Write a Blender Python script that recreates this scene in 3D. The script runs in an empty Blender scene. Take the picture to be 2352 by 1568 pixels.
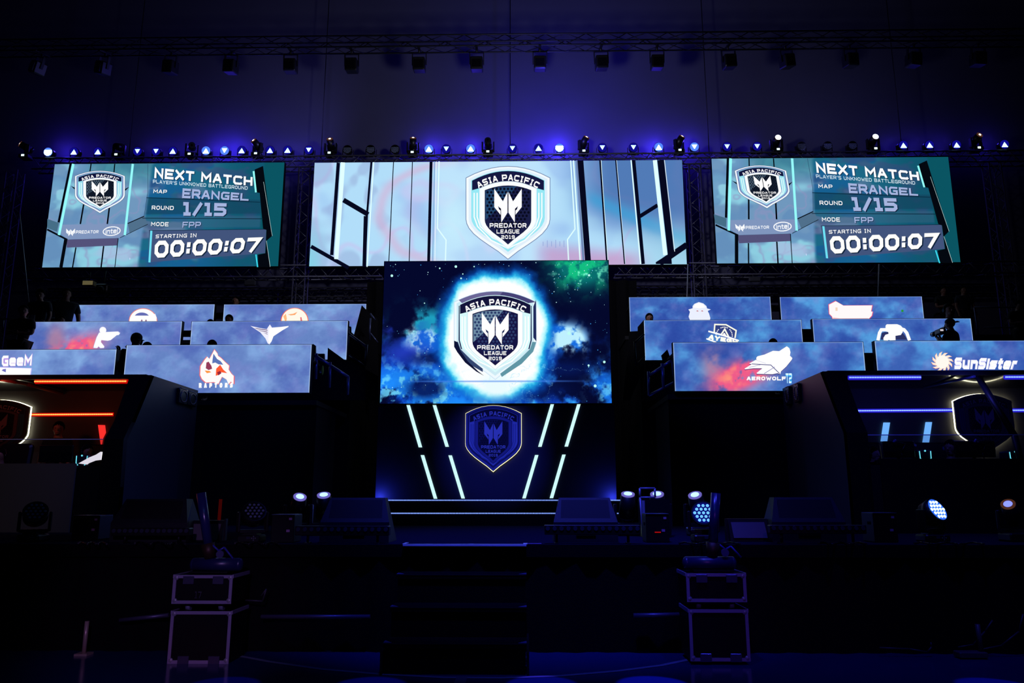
import bpy, math, random
import numpy as np
from mathutils import Vector, Matrix, Euler
random.seed(7); RNG = np.random.RandomState(11)
sc = bpy.context.scene
COL = sc.collection
PI = math.pi
# ------------------------------------------------------------------ camera
F = 1800.0; CX, CY = 1176.0, 784.0
PITCH = math.radians(11.34); YAW = math.radians(1.05); H = 1.435
cam_d = bpy.data.cameras.new('camera'); cam = bpy.data.objects.new('camera', cam_d); COL.objects.link(cam)
cam_d.sensor_width = 36; cam_d.lens = F / 2352 * 36; cam_d.clip_end = 200
cam.location = (0, 0, H); cam.rotation_euler = (PI / 2 + PITCH, 0, YAW)
sc.camera = cam
sc.view_settings.view_transform = 'Standard'; sc.view_settings.look = 'None'; sc.view_settings.exposure = 0; sc.view_settings.gamma = 1
try: sc.view_settings.use_curve_mapping = False
except Exception: pass
wd = bpy.data.worlds.new('world'); sc.world = wd; wd.use_nodes = True
wd.node_tree.nodes['Background'].inputs[0].default_value = (.0004, .0005, .0012, 1)
RM = Euler((PI / 2 + PITCH, 0, YAW)).to_matrix(); CAMP = Vector((0, 0, H))
def ray(px, py): return RM @ Vector(((px - CX) / F, (CY - py) / F, -1))
def P(px, py, Y): d = ray(px, py); return CAMP + d * (Y / d.y)
def PZ(px, py, Z): d = ray(px, py); return CAMP + d * ((Z - H) / d.z)
def PX(px, py, X): d = ray(px, py); return CAMP + d * (X / d.x)
def avg(*a): return sum(a) / len(a)
# ------------------------------------------------------------------ materials
def lin(c):
    c = c / 255.0
    return c / 12.92 if c <= 0.04045 else ((c + 0.055) / 1.055) ** 2.4
def L3(rgb): return tuple(lin(v) for v in rgb)
MATS = {}
def mat(name, rgb, rough=0.6, metal=0.0, noise=0.0, scale=20, spec=0.5, bump=0.0):
    if name in MATS: return MATS[name]
    m = bpy.data.materials.new(name); m.use_nodes = True; nt = m.node_tree; b = nt.nodes['Principled BSDF']
    c = L3(rgb) + (1,)
    b.inputs['Base Color'].default_value = c; b.inputs['Roughness'].default_value = rough
    b.inputs['Metallic'].default_value = metal; b.inputs['Specular IOR Level'].default_value = spec
    tc = nt.nodes.new('ShaderNodeTexCoord'); n = nt.nodes.new('ShaderNodeTexNoise')
    n.inputs['Scale'].default_value = scale; n.inputs['Detail'].default_value = 4
    nt.links.new(tc.outputs['Object'], n.inputs['Vector'])
    mr = nt.nodes.new('ShaderNodeMapRange')
    k = max(noise, 0.08)
    mr.inputs['To Min'].default_value = 1 - k; mr.inputs['To Max'].default_value = 1 + k
    nt.links.new(n.outputs['Fac'], mr.inputs['Value'])
    mx = nt.nodes.new('ShaderNodeMix'); mx.data_type = 'RGBA'; mx.blend_type = 'MULTIPLY'; mx.inputs[0].default_value = 1
    mx.inputs[6].default_value = c; nt.links.new(mr.outputs[0], mx.inputs[7]); nt.links.new(mx.outputs[2], b.inputs['Base Color'])
    if bump:
        bp = nt.nodes.new('ShaderNodeBump'); bp.inputs['Strength'].default_value = bump; bp.inputs['Distance'].default_value = .02
        nt.links.new(n.outputs['Fac'], bp.inputs['Height']); nt.links.new(bp.outputs[0], b.inputs['Normal'])
    MATS[name] = m; return m
def emit(name, rgb, s=1.0, sample=True):
    if name in MATS: return MATS[name]
    m = bpy.data.materials.new(name); m.use_nodes = True; nt = m.node_tree; nt.nodes.clear()
    o = nt.nodes.new('ShaderNodeOutputMaterial'); e = nt.nodes.new('ShaderNodeEmission')
    e.inputs[0].default_value = L3(rgb) + (1,); e.inputs[1].default_value = s
    nt.links.new(e.outputs[0], o.inputs[0])
    try: m.cycles.emission_sampling = 'AUTO' if sample else 'NONE'
    except Exception: pass
    MATS[name] = m; return m
def led_mat():
    m = bpy.data.materials.new('led_pixels'); m.use_nodes = True; nt = m.node_tree; nt.nodes.clear()
    o = nt.nodes.new('ShaderNodeOutputMaterial'); e = nt.nodes.new('ShaderNodeEmission'); a = nt.nodes.new('ShaderNodeAttribute')
    a.attribute_name = 'Col'; nt.links.new(a.outputs['Color'], e.inputs[0]); e.inputs[1].default_value = 1
    nt.links.new(e.outputs[0], o.inputs[0])
    try: m.cycles.emission_sampling = 'NONE'
    except Exception: pass
    return m
LED = led_mat()
def print_mat():
    m = bpy.data.materials.new('printed_board'); m.use_nodes = True; nt = m.node_tree; b = nt.nodes['Principled BSDF']
    a = nt.nodes.new('ShaderNodeAttribute'); a.attribute_name = 'Col'
    nt.links.new(a.outputs['Color'], b.inputs['Base Color']); b.inputs['Roughness'].default_value = .55
    b.inputs['Specular IOR Level'].default_value = .2
    return m
PRINT = print_mat()
BLACK = mat('black_paint', (14, 14, 16), .55, spec=.25)
MATTE = mat('matte_black_cloth', (9, 9, 11), .9, noise=.3, scale=60, spec=.1, bump=.2)
PLAS = mat('black_plastic', (16, 16, 18), .38, spec=.4)
ALU = mat('truss_aluminium', (105, 105, 112), .45, metal=.6)
DARKALU = mat('dark_truss_metal', (26, 26, 30), .5, metal=.5)
STEEL = mat('case_trim_aluminium', (150, 150, 158), .4, metal=.3)
CHROME = mat('chrome', (190, 190, 200), .2, metal=1)
LAM = mat('black_laminate', (10, 10, 13), .45, noise=.2, spec=.25)
DECKM = mat('stage_deck_carpet', (30, 30, 46), .9, noise=.15, scale=80, spec=.0)
WALLM = mat('wall_dark_paint', (78, 78, 92), .95, noise=.1, scale=1.2, spec=.05)
SKIN = mat('skin', (150, 105, 82), .55); SKIN2 = mat('skin_pale', (176, 128, 104), .55)
HAIR = mat('black_hair', (10, 8, 8), .9, spec=.05); SHIRT = mat('black_shirt_cloth', (16, 17, 22), .9, noise=.2)
NAVY = mat('navy_shirt_cloth', (22, 26, 44), .9, noise=.2); JEAN = mat('dark_trouser_cloth', (14, 15, 20), .9)
REDC = mat('red_plastic', (140, 20, 24), .4); TAUPE = mat('taupe_fabric', (96, 86, 78), .95, noise=.12, scale=90, spec=.05)
LENSD = mat('dark_lens', (10, 10, 14), .12, spec=.6)
BEADS = mat('led_bead_unlit', (120, 130, 150), .15, spec=.8)
WHITEP = mat('white_plastic', (200, 200, 205), .5); GREYP = mat('grey_reflector', (84, 76, 82), .6)
YEL = mat('yellow_cloth', (150, 170, 30), .8)
W_E = emit('lamp_white', (225, 240, 255), 6)
PAR_E = emit('par_led_blue_white', (170, 215, 255), 4, False)
PARB_E = emit('par_led_bright', (190, 235, 255), 9, False)
PARLB_E = emit('par_lens_bright', (70, 110, 255), 1.6, False)
PARL_E = emit('par_lens_blue', (30, 24, 220), .35, False)
WARM_E = emit('lamp_warm_white', (255, 240, 215), 6, False)
DOT_E = emit('indicator_white', (215, 250, 255), 1.8, False)
RIM_E = emit('lens_rim_glow', (150, 90, 70), .22, False)
RIM2_E = emit('lens_rim_violet', (120, 110, 210), .8, False)
BAR_E = emit('light_bar_cyan_white', (205, 255, 250), 1.05)
HALO_E = emit('halo_warm_white', (255, 248, 190), 1.6)
HALO2_E = emit('halo_white_bright', (255, 250, 205), 5.0)
STRIPW = emit('led_strip_cold', (120, 150, 255), 1.8)
STRIPR = emit('led_strip_orange_red', (255, 110, 48), 4.0)
STRIPB = emit('led_strip_blue', (95, 120, 255), 3.2)
CYAN_E = emit('cyan_glow_line', (120, 245, 255), 1.2, False)
# ------------------------------------------------------------------ object helpers
def tag(o, label=None, cat=None, group=None, kind=None):
    if label: o['label'] = label
    if cat: o['category'] = cat
    if group: o['group'] = group
    if kind: o['kind'] = kind
    return o
def thing(name, label, cat, loc=(0, 0, 0), group=None):
    o = bpy.data.objects.new(name, None); COL.objects.link(o); o.location = loc; o.empty_display_size = .1
    return tag(o, label, cat, group)
def rootloc(o):
    v = Vector((0, 0, 0))
    while o is not None: v += Vector(o.location); o = o.parent
    return v
class MB:
    def __init__(s): s.v = []; s.f = []; s.sm = []
    def add(s, vs, fs, smooth=False):
        b = len(s.v); s.v += [tuple(p) for p in vs]; s.f += [tuple(i + b for i in f) for f in fs]; s.sm += [smooth] * len(fs); return s
    def mm(s, x0, x1, y0, y1, z0, z1): return s.box(((x0 + x1) / 2, (y0 + y1) / 2, (z0 + z1) / 2), (abs(x1 - x0), abs(y1 - y0), abs(z1 - z0)))
    def box(s, c, d, rot=None, bev=0.0):
        c = Vector(c); hx, hy, hz = d[0] / 2, d[1] / 2, d[2] / 2
        R = Euler(rot).to_matrix() if rot else Matrix.Identity(3)
        b = min(bev, hx * .9, hz * .9, hy * .9)
        if b <= 0:
            vs = [c + R @ Vector((x, y, z)) for x in (-hx, hx) for y in (-hy, hy) for z in (-hz, hz)]
            return s.add(vs, [(0, 1, 3, 2), (4, 6, 7, 5), (0, 4, 5, 1), (2, 3, 7, 6), (0, 2, 6, 4), (1, 5, 7, 3)])
        prof = []
        for (sx, sz, a0) in ((1, 1, 0), (-1, 1, 90), (-1, -1, 180), (1, -1, 270)):
            for k in range(3):
                a = math.radians(a0 + 45 * k); prof.append((sx * (hx - b) + b * math.cos(a), sz * (hz - b) + b * math.sin(a)))
        vs = []
        for y, k in ((-hy, b * .6), (-hy + b * .6, 0), (hy - b * .6, 0), (hy, b * .6)):
            for (x, z) in prof:
                vs.append(c + R @ Vector((x * (1 - k / hx), y, z * (1 - k / hz))))
        n = 12; fs = [tuple(range(n)), tuple(reversed(range(3 * n, 4 * n)))]
        for r in range(3):
            for i in range(n): fs.append((r * n + i, (r + 1) * n + i, (r + 1) * n + (i + 1) % n, r * n + (i + 1) % n))
        return s.add(vs, fs)
    def cyl(s, p0, p1, r0, r1=None, n=12, smooth=True):
        p0, p1 = Vector(p0), Vector(p1); r1 = r0 if r1 is None else r1
        d = (p1 - p0).normalized(); a = d.orthogonal().normalized(); b = d.cross(a)
        vs = []
        for p, r in ((p0, r0), (p1, r1)):
            for i in range(n): t = 2 * PI * i / n; vs.append(p + a * (r * math.cos(t)) + b * (r * math.sin(t)))
        s.add(vs, [(i, (i + 1) % n, n + (i + 1) % n, n + i) for i in range(n)], smooth)
        B = len(s.v) - 2 * n
        s.f.append(tuple(B + i for i in reversed(range(n)))); s.f.append(tuple(B + n + i for i in range(n))); s.sm += [False, False]
        return s
    def tube(s, pts, r, n=6):
        for a, b in zip(pts[:-1], pts[1:]):
            if (Vector(a) - Vector(b)).length > 1e-5: s.cyl(a, b, r, r, n)
        return s
    def sph(s, c, r, nu=12, nv=8, rot=None):
        c = Vector(c); r = (r, r, r) if not hasattr(r, '__len__') else r
        R = Euler(rot).to_matrix() if rot else Matrix.Identity(3)
        vs = [c + R @ Vector((0, 0, r[2]))]
        for j in range(1, nv):
            t = PI * j / nv
            for i in range(nu):
                p = 2 * PI * i / nu; vs.append(c + R @ Vector((r[0] * math.sin(t) * math.cos(p), r[1] * math.sin(t) * math.sin(p), r[2] * math.cos(t))))
        vs.append(c + R @ Vector((0, 0, -r[2]))); fs = []
        for i in range(nu): fs.append((0, 1 + i, 1 + (i + 1) % nu))
        for j in range(nv - 2):
            for i in range(nu): fs.append((1 + j * nu + i, 1 + (j + 1) * nu + i, 1 + (j + 1) * nu + (i + 1) % nu, 1 + j * nu + (i + 1) % nu))
        B = 1 + (nv - 2) * nu
        for i in range(nu): fs.append((B + i, len(vs) - 1, B + (i + 1) % nu))
        return s.add(vs, fs, True)
    def prism(s, pts, d):
        pts = [Vector(p) for p in pts]; d = Vector(d); n = len(pts)
        return s.add(pts + [p + d for p in pts], [tuple(range(n)), tuple(reversed(range(n, 2 * n)))] + [(i, i + n, (i + 1) % n + n, (i + 1) % n) for i in range(n)])
    def poly(s, pts): return s.add(pts, [tuple(range(len(pts)))])
    def rotate(s, R, c=(0, 0, 0)):
        c = Vector(c); s.v = [tuple(c + R @ (Vector(p) - c)) for p in s.v]; return s
    def build(s, name, m, parent=None, **kw):
        off = rootloc(parent) if parent else Vector((0, 0, 0))
        loc = Vector((0, 0, 0))
        if parent is None and s.v:
            a = np.array(s.v); loc = Vector(((a[:, 0].min() + a[:, 0].max()) / 2, (a[:, 1].min() + a[:, 1].max()) / 2, a[:, 2].min())); off = loc
        me = bpy.data.meshes.new(name); me.from_pydata([tuple(Vector(p) - off) for p in s.v], [], s.f)
        me.materials.append(m); me.polygons.foreach_set('use_smooth', s.sm); me.update()
        import bmesh
        bm = bmesh.new(); bm.from_mesh(me); bmesh.ops.recalc_face_normals(bm, faces=bm.faces); bm.to_mesh(me); bm.free()
        o = bpy.data.objects.new(name, me); COL.objects.link(o); o.parent = parent
        if parent is None: o.location = loc
        if kw: tag(o, **kw)
        return o
def copy_tree(o, parent=None):
    c = o.copy(); COL.objects.link(c); c.parent = parent
    for ch in list(o.children): copy_tree(ch, c)
    return c
def dup(o, loc, label, rz=None, group=None, scale=None):
    c = copy_tree(o); c.location = loc; c['label'] = label
    if rz is not None: c.rotation_euler = (0, 0, rz)
    if group: c['group'] = group
    if scale: c.scale = (scale,) * 3
    return c
ORD = ['', 'first', 'second', 'third', 'fourth', 'fifth', 'sixth', 'seventh', 'eighth', 'ninth', 'tenth', 'eleventh', 'twelfth', 'thirteenth', 'fourteenth',
       'fifteenth', 'sixteenth', 'seventeenth', 'eighteenth', 'nineteenth', 'twentieth', 'twenty-first', 'twenty-second', 'twenty-third', 'twenty-fourth',
       'twenty-fifth', 'twenty-sixth', 'twenty-seventh', 'twenty-eighth', 'twenty-ninth', 'thirtieth']
# ------------------------------------------------------------------ vector art
from mathutils.geometry import tessellate_polygon
class Art:
    """flat coloured shapes on a plane; mp maps (a, b, layer) to a world point"""
    def __init__(s, mp): s.mp = mp; s.v = []; s.f = []; s.c = []
    def poly(s, pts, rgb, k=1, gain=1.0):
        tri = tessellate_polygon([[Vector((p[0], p[1], 0)) for p in pts]])
        k = k + (len(s.c) % 8) * .08; b = len(s.v); s.v += [tuple(s.mp(p[0], p[1], k)) for p in pts]
        col = tuple(x * gain for x in L3(rgb)) + (1.0,)
        for t in tri: s.f.append(tuple(b + i for i in t)); s.c.append(col)
    def line(s, pts, w, rgb, k=1, closed=False, gain=1.0):
        P2 = [Vector(p).to_2d() for p in pts]
        for q in stroke(P2, w / 2, closed, 0): s.poly(q, rgb, k, gain)
    def build(s, name, m, parent, **kw):
        off = rootloc(parent)
        me = bpy.data.meshes.new(name); me.from_pydata([tuple(Vector(p) - off) for p in s.v], [], s.f)
        ca = me.color_attributes.new('Col', 'FLOAT_COLOR', 'CORNER')
        ca.data.foreach_set('color', np.repeat(np.array(s.c, dtype=np.float32), 3, axis=0).ravel())
        me.materials.append(m); me.update()
        o = bpy.data.objects.new(name, me); COL.objects.link(o); o.parent = parent
        if kw: tag(o, **kw)
        return o
def stroke(pts, h, closed, ext):
    n = len(pts); pts = [Vector(p) for p in pts]
    if closed and (pts[0] - pts[-1]).length < 1e-6: pts = pts[:-1]; n -= 1
    segs = n if closed else n - 1
    dirs = [(pts[(i + 1) % n] - pts[i]).normalized() for i in range(segs)]
    if not closed and ext: pts[0] = pts[0] - dirs[0] * ext; pts[-1] = pts[-1] + dirs[-1] * ext
    Lp, Rp = [], []
    for i in range(n):
        if closed: d0, d1 = dirs[i - 1], dirs[i]
        else: d0 = dirs[max(i - 1, 0)]; d1 = dirs[min(i, segs - 1)]
        n0 = Vector((-d0.y, d0.x)); n1 = Vector((-d1.y, d1.x)); m = n0 + n1
        if m.length < 1e-4: m = n0
        m.normalize(); k = h / max(m.dot(n0), .5)
        Lp.append(pts[i] + m * k); Rp.append(pts[i] - m * k)
    return [[Lp[i], Lp[(i + 1) % n], Rp[(i + 1) % n], Rp[i]] for i in range(segs)]
O_ = [(.25, 0), (.75, 0), (1, .25), (1, .75), (.75, 1), (.25, 1), (0, .75), (0, .25), (.25, 0)]
G = {
 'A': [[(0, 0), (.42, 1), (.58, 1), (1, 0)], [(.18, .3), (.82, .3)]],
 'B': [[(.85, .52), (.97, .65), (.97, .88), (.85, 1), (0, 1), (0, 0), (.85, 0), (1, .15), (1, .38), (.85, .52), (0, .52)]],
 'C': [[(1, .95), (.95, 1), (.2, 1), (0, .8), (0, .2), (.2, 0), (.95, 0), (1, .05)]],
 'D': [[(0, 0), (0, 1), (.78, 1), (1, .78), (1, .22), (.78, 0), (0, 0)]],
 'E': [[(1, 1), (0, 1), (0, 0), (1, 0)], [(0, .5), (.85, .5)]],
 'F': [[(1, 1), (0, 1), (0, 0)], [(0, .48), (.85, .48)]],
 'G': [[(1, 1), (.2, 1), (0, .8), (0, .2), (.2, 0), (1, 0), (1, .48), (.6, .48)]],
 'H': [[(0, 0), (0, 1)], [(1, 0), (1, 1)], [(0, .5), (1, .5)]],
 'I': [[(.5, 0), (.5, 1)], [(.2, 1), (.8, 1)], [(.2, 0), (.8, 0)]],
 'J': [[(1, 1), (1, .2), (.8, 0), (.2, 0), (0, .2)]],
 'K': [[(0, 0), (0, 1)], [(1, 1), (.45, .5), (0, .5)], [(.45, .5), (1, 0)]],
 'L': [[(0, 1), (0, 0), (1, 0)]],
 'M': [[(0, 0), (0, 1), (.5, .35), (1, 1), (1, 0)]],
 'N': [[(0, 0), (0, 1), (1, 0), (1, 1)]],
 'O': [O_], 'P': [[(0, 0), (0, 1), (.85, 1), (1, .85), (1, .55), (.85, .4), (0, .4)]],
 'Q': [O_, [(.6, .35), (1, 0)]],
 'R': [[(0, 0), (0, 1), (.85, 1), (1, .85), (1, .58), (.85, .42), (0, .42)], [(.55, .42), (1, 0)]],
 'S': [[(1, 1), (.15, 1), (0, .85), (0, .65), (.15, .5), (.85, .5), (1, .35), (1, .15), (.85, 0), (0, 0)]],
 'T': [[(0, 1), (1, 1)], [(.5, 1), (.5, 0)]],
 'U': [[(0, 1), (0, .2), (.2, 0), (.8, 0), (1, .2), (1, 1)]],
 'V': [[(0, 1), (.5, 0), (1, 1)]],
 'W': [[(0, 1), (.25, 0), (.5, .7), (.75, 0), (1, 1)]],
 'X': [[(0, 1), (1, 0)], [(0, 0), (1, 1)]],
 'Y': [[(0, 1), (.5, .5), (1, 1)], [(.5, .5), (.5, 0)]],
 'Z': [[(0, 1), (1, 1), (0, 0), (1, 0)]],
 '0': [O_], '1': [[(.1, 1), (.55, 1), (.55, 0)], [(.15, 0), (.95, 0)]],
 '2': [[(0, 1), (.85, 1), (1, .85), (1, .62), (.85, .5), (.15, .5), (0, .38), (0, 0), (1, 0)]],
 '5': [[(1, 1), (0, 1), (0, .55), (.8, .55), (1, .4), (1, .18), (.8, 0), (0, 0)]],
 '7': [[(0, 1), (1, 1), (.45, 0)]],
 '9': [[(1, .5), (.15, .5), (0, .65), (0, .85), (.15, 1), (.85, 1), (1, .85), (1, .15), (.85, 0), (.1, 0)]],
 '/': [[(0, 0), (1, 1)]], ':': [[(.5, .2), (.5, .28)], [(.5, .72), (.5, .8)]], "'": [[(.5, .8), (.5, 1)]], ' ': [],
 'e': [[(0, .38), (1, .38), (1, .6), (.85, .72), (.15, .72), (0, .6), (0, .12), (.15, 0), (.95, 0)]],
 'u': [[(0, .72), (0, .12), (.15, 0), (1, 0), (1, .72)]], 'n': [[(0, 0), (0, .72), (.85, .72), (1, .6), (1, 0)]],
 'i': [[(.5, 0), (.5, .62)], [(.5, .9), (.5, .96)]], 's': [[(1, .72), (.1, .72), (0, .6), (.1, .37), (.9, .35), (1, .2), (.9, 0), (0, 0)]],
 't': [[(.4, 1), (.4, .1), (.55, 0), (.95, 0)], [(0, .72), (.95, .72)]], 'r': [[(0, 0), (0, .72), (.9, .72)]], 'l': [[(.5, 0), (.5, 1)]],
}
NARROW = {'I': .62, '1': .7, ':': .35, "'": .3, ' ': .45, '/': .75, 'M': 1.15, 'W': 1.3, 'i': .3, 'l': .3, 't': .7, 'r': .7, 'T': .95}
def text(art, s, place, rgb, k=2, t=.2, gw=1.05, gap=.24, gain=1.0):
    """place(u, v): u along the line 0..1, v height 0..1"""
    xs = []; x = 0
    for ch in s: w = gw * NARROW.get(ch, 1); xs.append((x, w)); x += w + gap
    tot = x - gap
    for ch, (x0, w) in zip(s, xs):
        for pl in G[ch]:
            pts = [Vector((x0 + t / 2 + p[0] * max(w - t, .01), t / 2 + p[1] * (1 - t))) for p in pl]
            closed = len(pts) > 2 and (pts[0] - pts[-1]).length < 1e-6
            for q in stroke(pts, t / 2, closed, 0 if closed else t * .48):
                art.poly([place(a.x / tot, a.y) for a in q], rgb, k, gain)
def quad_place(TL, TR, BL, BR):
    def f(u, v):
        bx = BL[0] + (BR[0] - BL[0]) * u; by = BL[1] + (BR[1] - BL[1]) * u
        tx = TL[0] + (TR[0] - TL[0]) * u; ty = TL[1] + (TR[1] - TL[1]) * u
        return (bx + (tx - bx) * v, by + (ty - by) * v)
    return f
# ------------------------------------------------------------------ crest of the league (shield)
def shield_outline(hw=1.0, top=0.0, dc=.27, low=-1.24, tip=-2.17, n=10):
    pts = []
    for i in range(n + 1):
        x = -hw + 2 * hw * i / n; pts.append((x, top - dc * (x / hw) ** 2))
    curve = [(1, 0), (.985, .1), (.93, .22), (.82, .36), (.66, .5), (.47, .64), (.24, .8), (0, 1)]
    for a, b in curve: pts.append((hw * a, low + (tip - low) * b))
    for a, b in reversed(curve[:-1]): pts.append((-hw * a, low + (tip - low) * b))
    return pts
EMB = [[(-.325, -.525), (-.12, -.82), (-.012, -.60), (-.012, -1.08), (-.16, -1.31), (-.165, -.99), (-.235, -.93), (-.325, -.95)],
       [(-.325, -.95), (-.235, -.93), (-.215, -1.0), (-.178, -1.035), (-.178, -1.13)]]
def crest(art, cx, top, s, sy=1.0, up=-1, pal=None, k=1, txt=True, gain=1.0):
    """art coordinates: x = cx + u*s, y = top + up*v*s  (up=-1 in image pixels, +1 in metres)"""
    def M(pts): return [(cx + p[0] * s, top + up * p[1] * s * sy) for p in pts]
    c = dict(rim=(245, 252, 255), rim2=(120, 140, 190), band=(16, 20, 62), side=(170, 235, 250), side2=(235, 255, 255), ring=(250, 255, 255), core=(18, 22, 60), core2=(90, 130, 160), dot=(52, 66, 120), mark=(255, 255, 255), txt=(255, 255, 255), edge=(60, 80, 120))
    if pal: c.update(pal)
    art.poly(M(shield_outline()), c['edge'], k)
    art.poly(M(shield_outline(.985, -.015, .265, -1.235, -2.15)), c['rim'], k + 1)
    art.poly(M(shield_outline(.93, -.05, .25, -1.22, -2.07)), c['rim2'], k + 2)
    art.poly(M(shield_outline(.87, -.10, .235, -1.20, -1.99)), c['side'], k + 3)
    # dark title band
    n = 12; arc = [(-.85 + 1.7 * i / n, -.115 - .235 * ((-.85 + 1.7 * i / n) / .87) ** 2) for i in range(n + 1)]
    art.poly(M(arc + [(.85, -.56), (.62, -.50), (.4, -.41), (0, -.36), (-.4, -.41), (-.62, -.50), (-.85, -.56)]), c['band'], k + 4)
    for i, w in enumerate((.80, .73)):
        for sg in (-1, 1): art.line(M([(sg * w, -.62), (sg * w, -1.18), (sg * w * .9, -1.4), (sg * w * .5, -1.72 + .06 * i), (0, -1.99 + .08 * (i + 1))]), .03 * s, c['side2'], k + 4)
    art.poly(M(shield_outline(.68, -.35, .17, -1.24, -1.93)), c['rim2'], k + 5)
    art.poly(M(shield_outline(.66, -.365, .165, -1.235, -1.91)), c['ring'], k + 6)
    art.poly(M(shield_outline(.55, -.45, .11, -1.25, -1.82)), c['core'], k + 7)
    art.poly(M([(-.53, -.58), (-.3, -.50), (.2, -.47), (-.2, -.95), (-.53, -1.25)]), c['core2'], k + 8)
    r = .032
    for j in range(17):
        for i in range(-6, 7):
            u = (i + (.5 if j % 2 else 0)) * .088; v = -.53 - j * .078
            lim = .52 if v > -1.2 else .52 * (1.84 + v) / .64
            if abs(u) < lim - .03 and v > -1.75 and v < -.48 - .11 * (u / .55) ** 2:
                art.poly(M([(u + r * math.cos(a * PI / 3), v + r * math.sin(a * PI / 3)) for a in range(6)]), c['dot'], k + 9)
    for pl in EMB:
        art.poly(M(pl), c['mark'], k + 10); art.poly(M([(-a, b) for a, b in reversed(pl)]), c['mark'], k + 10)
    if txt:
        def arcp(u, v):
            a = (u - .5) * 1.02; R = 1.62; r_ = R - .115 + v * .145 - .09
            return M([(r_ * math.sin(a), -.135 - R + r_ * math.cos(a))])[0]
        text(art, 'ASIA PACIFIC', arcp, c['txt'], k + 11, t=.24, gw=1.1)
        for s_, y0, h_, w_ in (('PREDATOR', -1.43, .105, .435), ('LEAGUE', -1.565, .095, .27), ('2019', -1.69, .085, .16)):
            tl, tr = M([(-w_, y0 + h_), (w_, y0 + h_)]); bl, br = M([(-w_, y0), (w_, y0)])
            text(art, s_, quad_place(tl, tr, bl, br), c['txt'], k + 11, t=.22, gw=1.15)
# ------------------------------------------------------------------ noise pictures
def vnoise(x, y, seed):
    r = np.random.RandomState(seed).rand(64, 64)
    xi = np.floor(x).astype(int); yi = np.floor(y).astype(int); fx = x - xi; fy = y - yi
    fx = fx * fx * (3 - 2 * fx); fy = fy * fy * (3 - 2 * fy)
    g = lambda a, b: r[a % 64, b % 64]
    return (g(xi, yi) * (1 - fx) + g(xi + 1, yi) * fx) * (1 - fy) + (g(xi, yi + 1) * (1 - fx) + g(xi + 1, yi + 1) * fx) * fy
def fbm(x, y, seed, o=5):
    t = 0; a = .5; n = 0
    for i in range(o): t = t + a * vnoise(x * 2 ** i + 7.3 * i, y * 2 ** i + 3.1 * i, seed + i); n += a; a *= .55
    return t / n
def sst(a, b, x): t = np.clip((x - a) / (b - a), 0, 1); return t * t * (3 - 2 * t)
def mixc(c, rgb, w):
    w = np.asarray(w)[..., None]; return c * (1 - w) + np.array(rgb, float) * w
def picture(name, x0, x1, z0, z1, Y, nx, nz, fn, parent, **kw):
    """dense grid in the plane y=Y, colour per vertex from fn(u, v) (v up)"""
    u, v = np.meshgrid(np.linspace(0, 1, nx), np.linspace(0, 1, nz))
    rgb = np.clip(fn(u, v), 0, 400) / 255.0
    c = np.where(rgb <= .04045, rgb / 12.92, ((rgb + .055) / 1.055) ** 2.4).reshape(-1, 3)
    co = np.zeros((nx * nz, 3)); co[:, 0] = (x0 + (x1 - x0) * u).ravel(); co[:, 1] = Y; co[:, 2] = (z0 + (z1 - z0) * v).ravel()
    co -= np.array(rootloc(parent))
    i = np.arange(nx * nz).reshape(nz, nx)
    q = np.stack([i[:-1, :-1], i[:-1, 1:], i[1:, 1:], i[1:, :-1]], -1).reshape(-1, 4)
    me = bpy.data.meshes.new(name); me.vertices.add(len(co)); me.vertices.foreach_set('co', co.ravel())
    me.loops.add(q.size); me.loops.foreach_set('vertex_index', q.ravel().astype(np.int32))
    me.polygons.add(len(q)); me.polygons.foreach_set('loop_start', (np.arange(len(q)) * 4).astype(np.int32))
    try: me.polygons.foreach_set('loop_total', np.full(len(q), 4, dtype=np.int32))
    except Exception: pass
    me.update(calc_edges=True)
    ca = me.color_attributes.new('Col', 'FLOAT_COLOR', 'POINT')
    ca.data.foreach_set('color', np.concatenate([c, np.ones((len(c), 1))], 1).astype(np.float32).ravel())
    me.materials.append(LED)
    o = bpy.data.objects.new(name, me); COL.objects.link(o); o.parent = parent
    if kw: tag(o, **kw)
    return o
HAZE = True
# ================================================================== THE SETTING
STG = 1.0; YF = 7.86; WX = 15.5; YB = 20.05; ZC = 16.5
FLOORM = mat('floor_blue_sports_vinyl', (16, 42, 92), .16, noise=.12, scale=3, spec=.5)
fl = MB().mm(-WX, WX, -4, YB, -.2, 0).build('floor', FLOORM, kind='structure')
MB().mm(-WX, WX, YB, YB + .2, 0, ZC).build('wall_back', WALLM, kind='structure')
MB().mm(-WX - .2, -WX, -4, YB, 0, ZC).build('wall_left', WALLM, kind='structure')
MB().mm(WX, WX + .2, -4, YB, 0, ZC).build('wall_right', WALLM, kind='structure')
MB().mm(-WX, WX, -4, YB, ZC, ZC + .2).build('ceiling', WALLM, kind='structure')
# court lines: a long arc painted on the floor
LINEM = mat('court_line_paint', (120, 125, 150), .3)
arc = [PZ(x, y, .004) for x, y in ((545, 1505), (620, 1519), (740, 1536), (880, 1548), (1020, 1555), (1150, 1556), (1290, 1551), (1420, 1540), (1520, 1527), (1620, 1506))]
q = stroke([Vector((p.x, p.y)) for p in arc], .028, False, 0)
m = MB()
for a in q: m.poly([(p.x, p.y, .004) for p in a])
m.build('court_line', LINEM, fl)
a = PZ(1060, 1557, .006); MB().mm(a.x - .045, a.x + .045, a.y - .3, a.y + .07, .001, .006).build('tape_mark', mat('floor_tape', (90, 88, 110), .5), fl)
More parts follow.
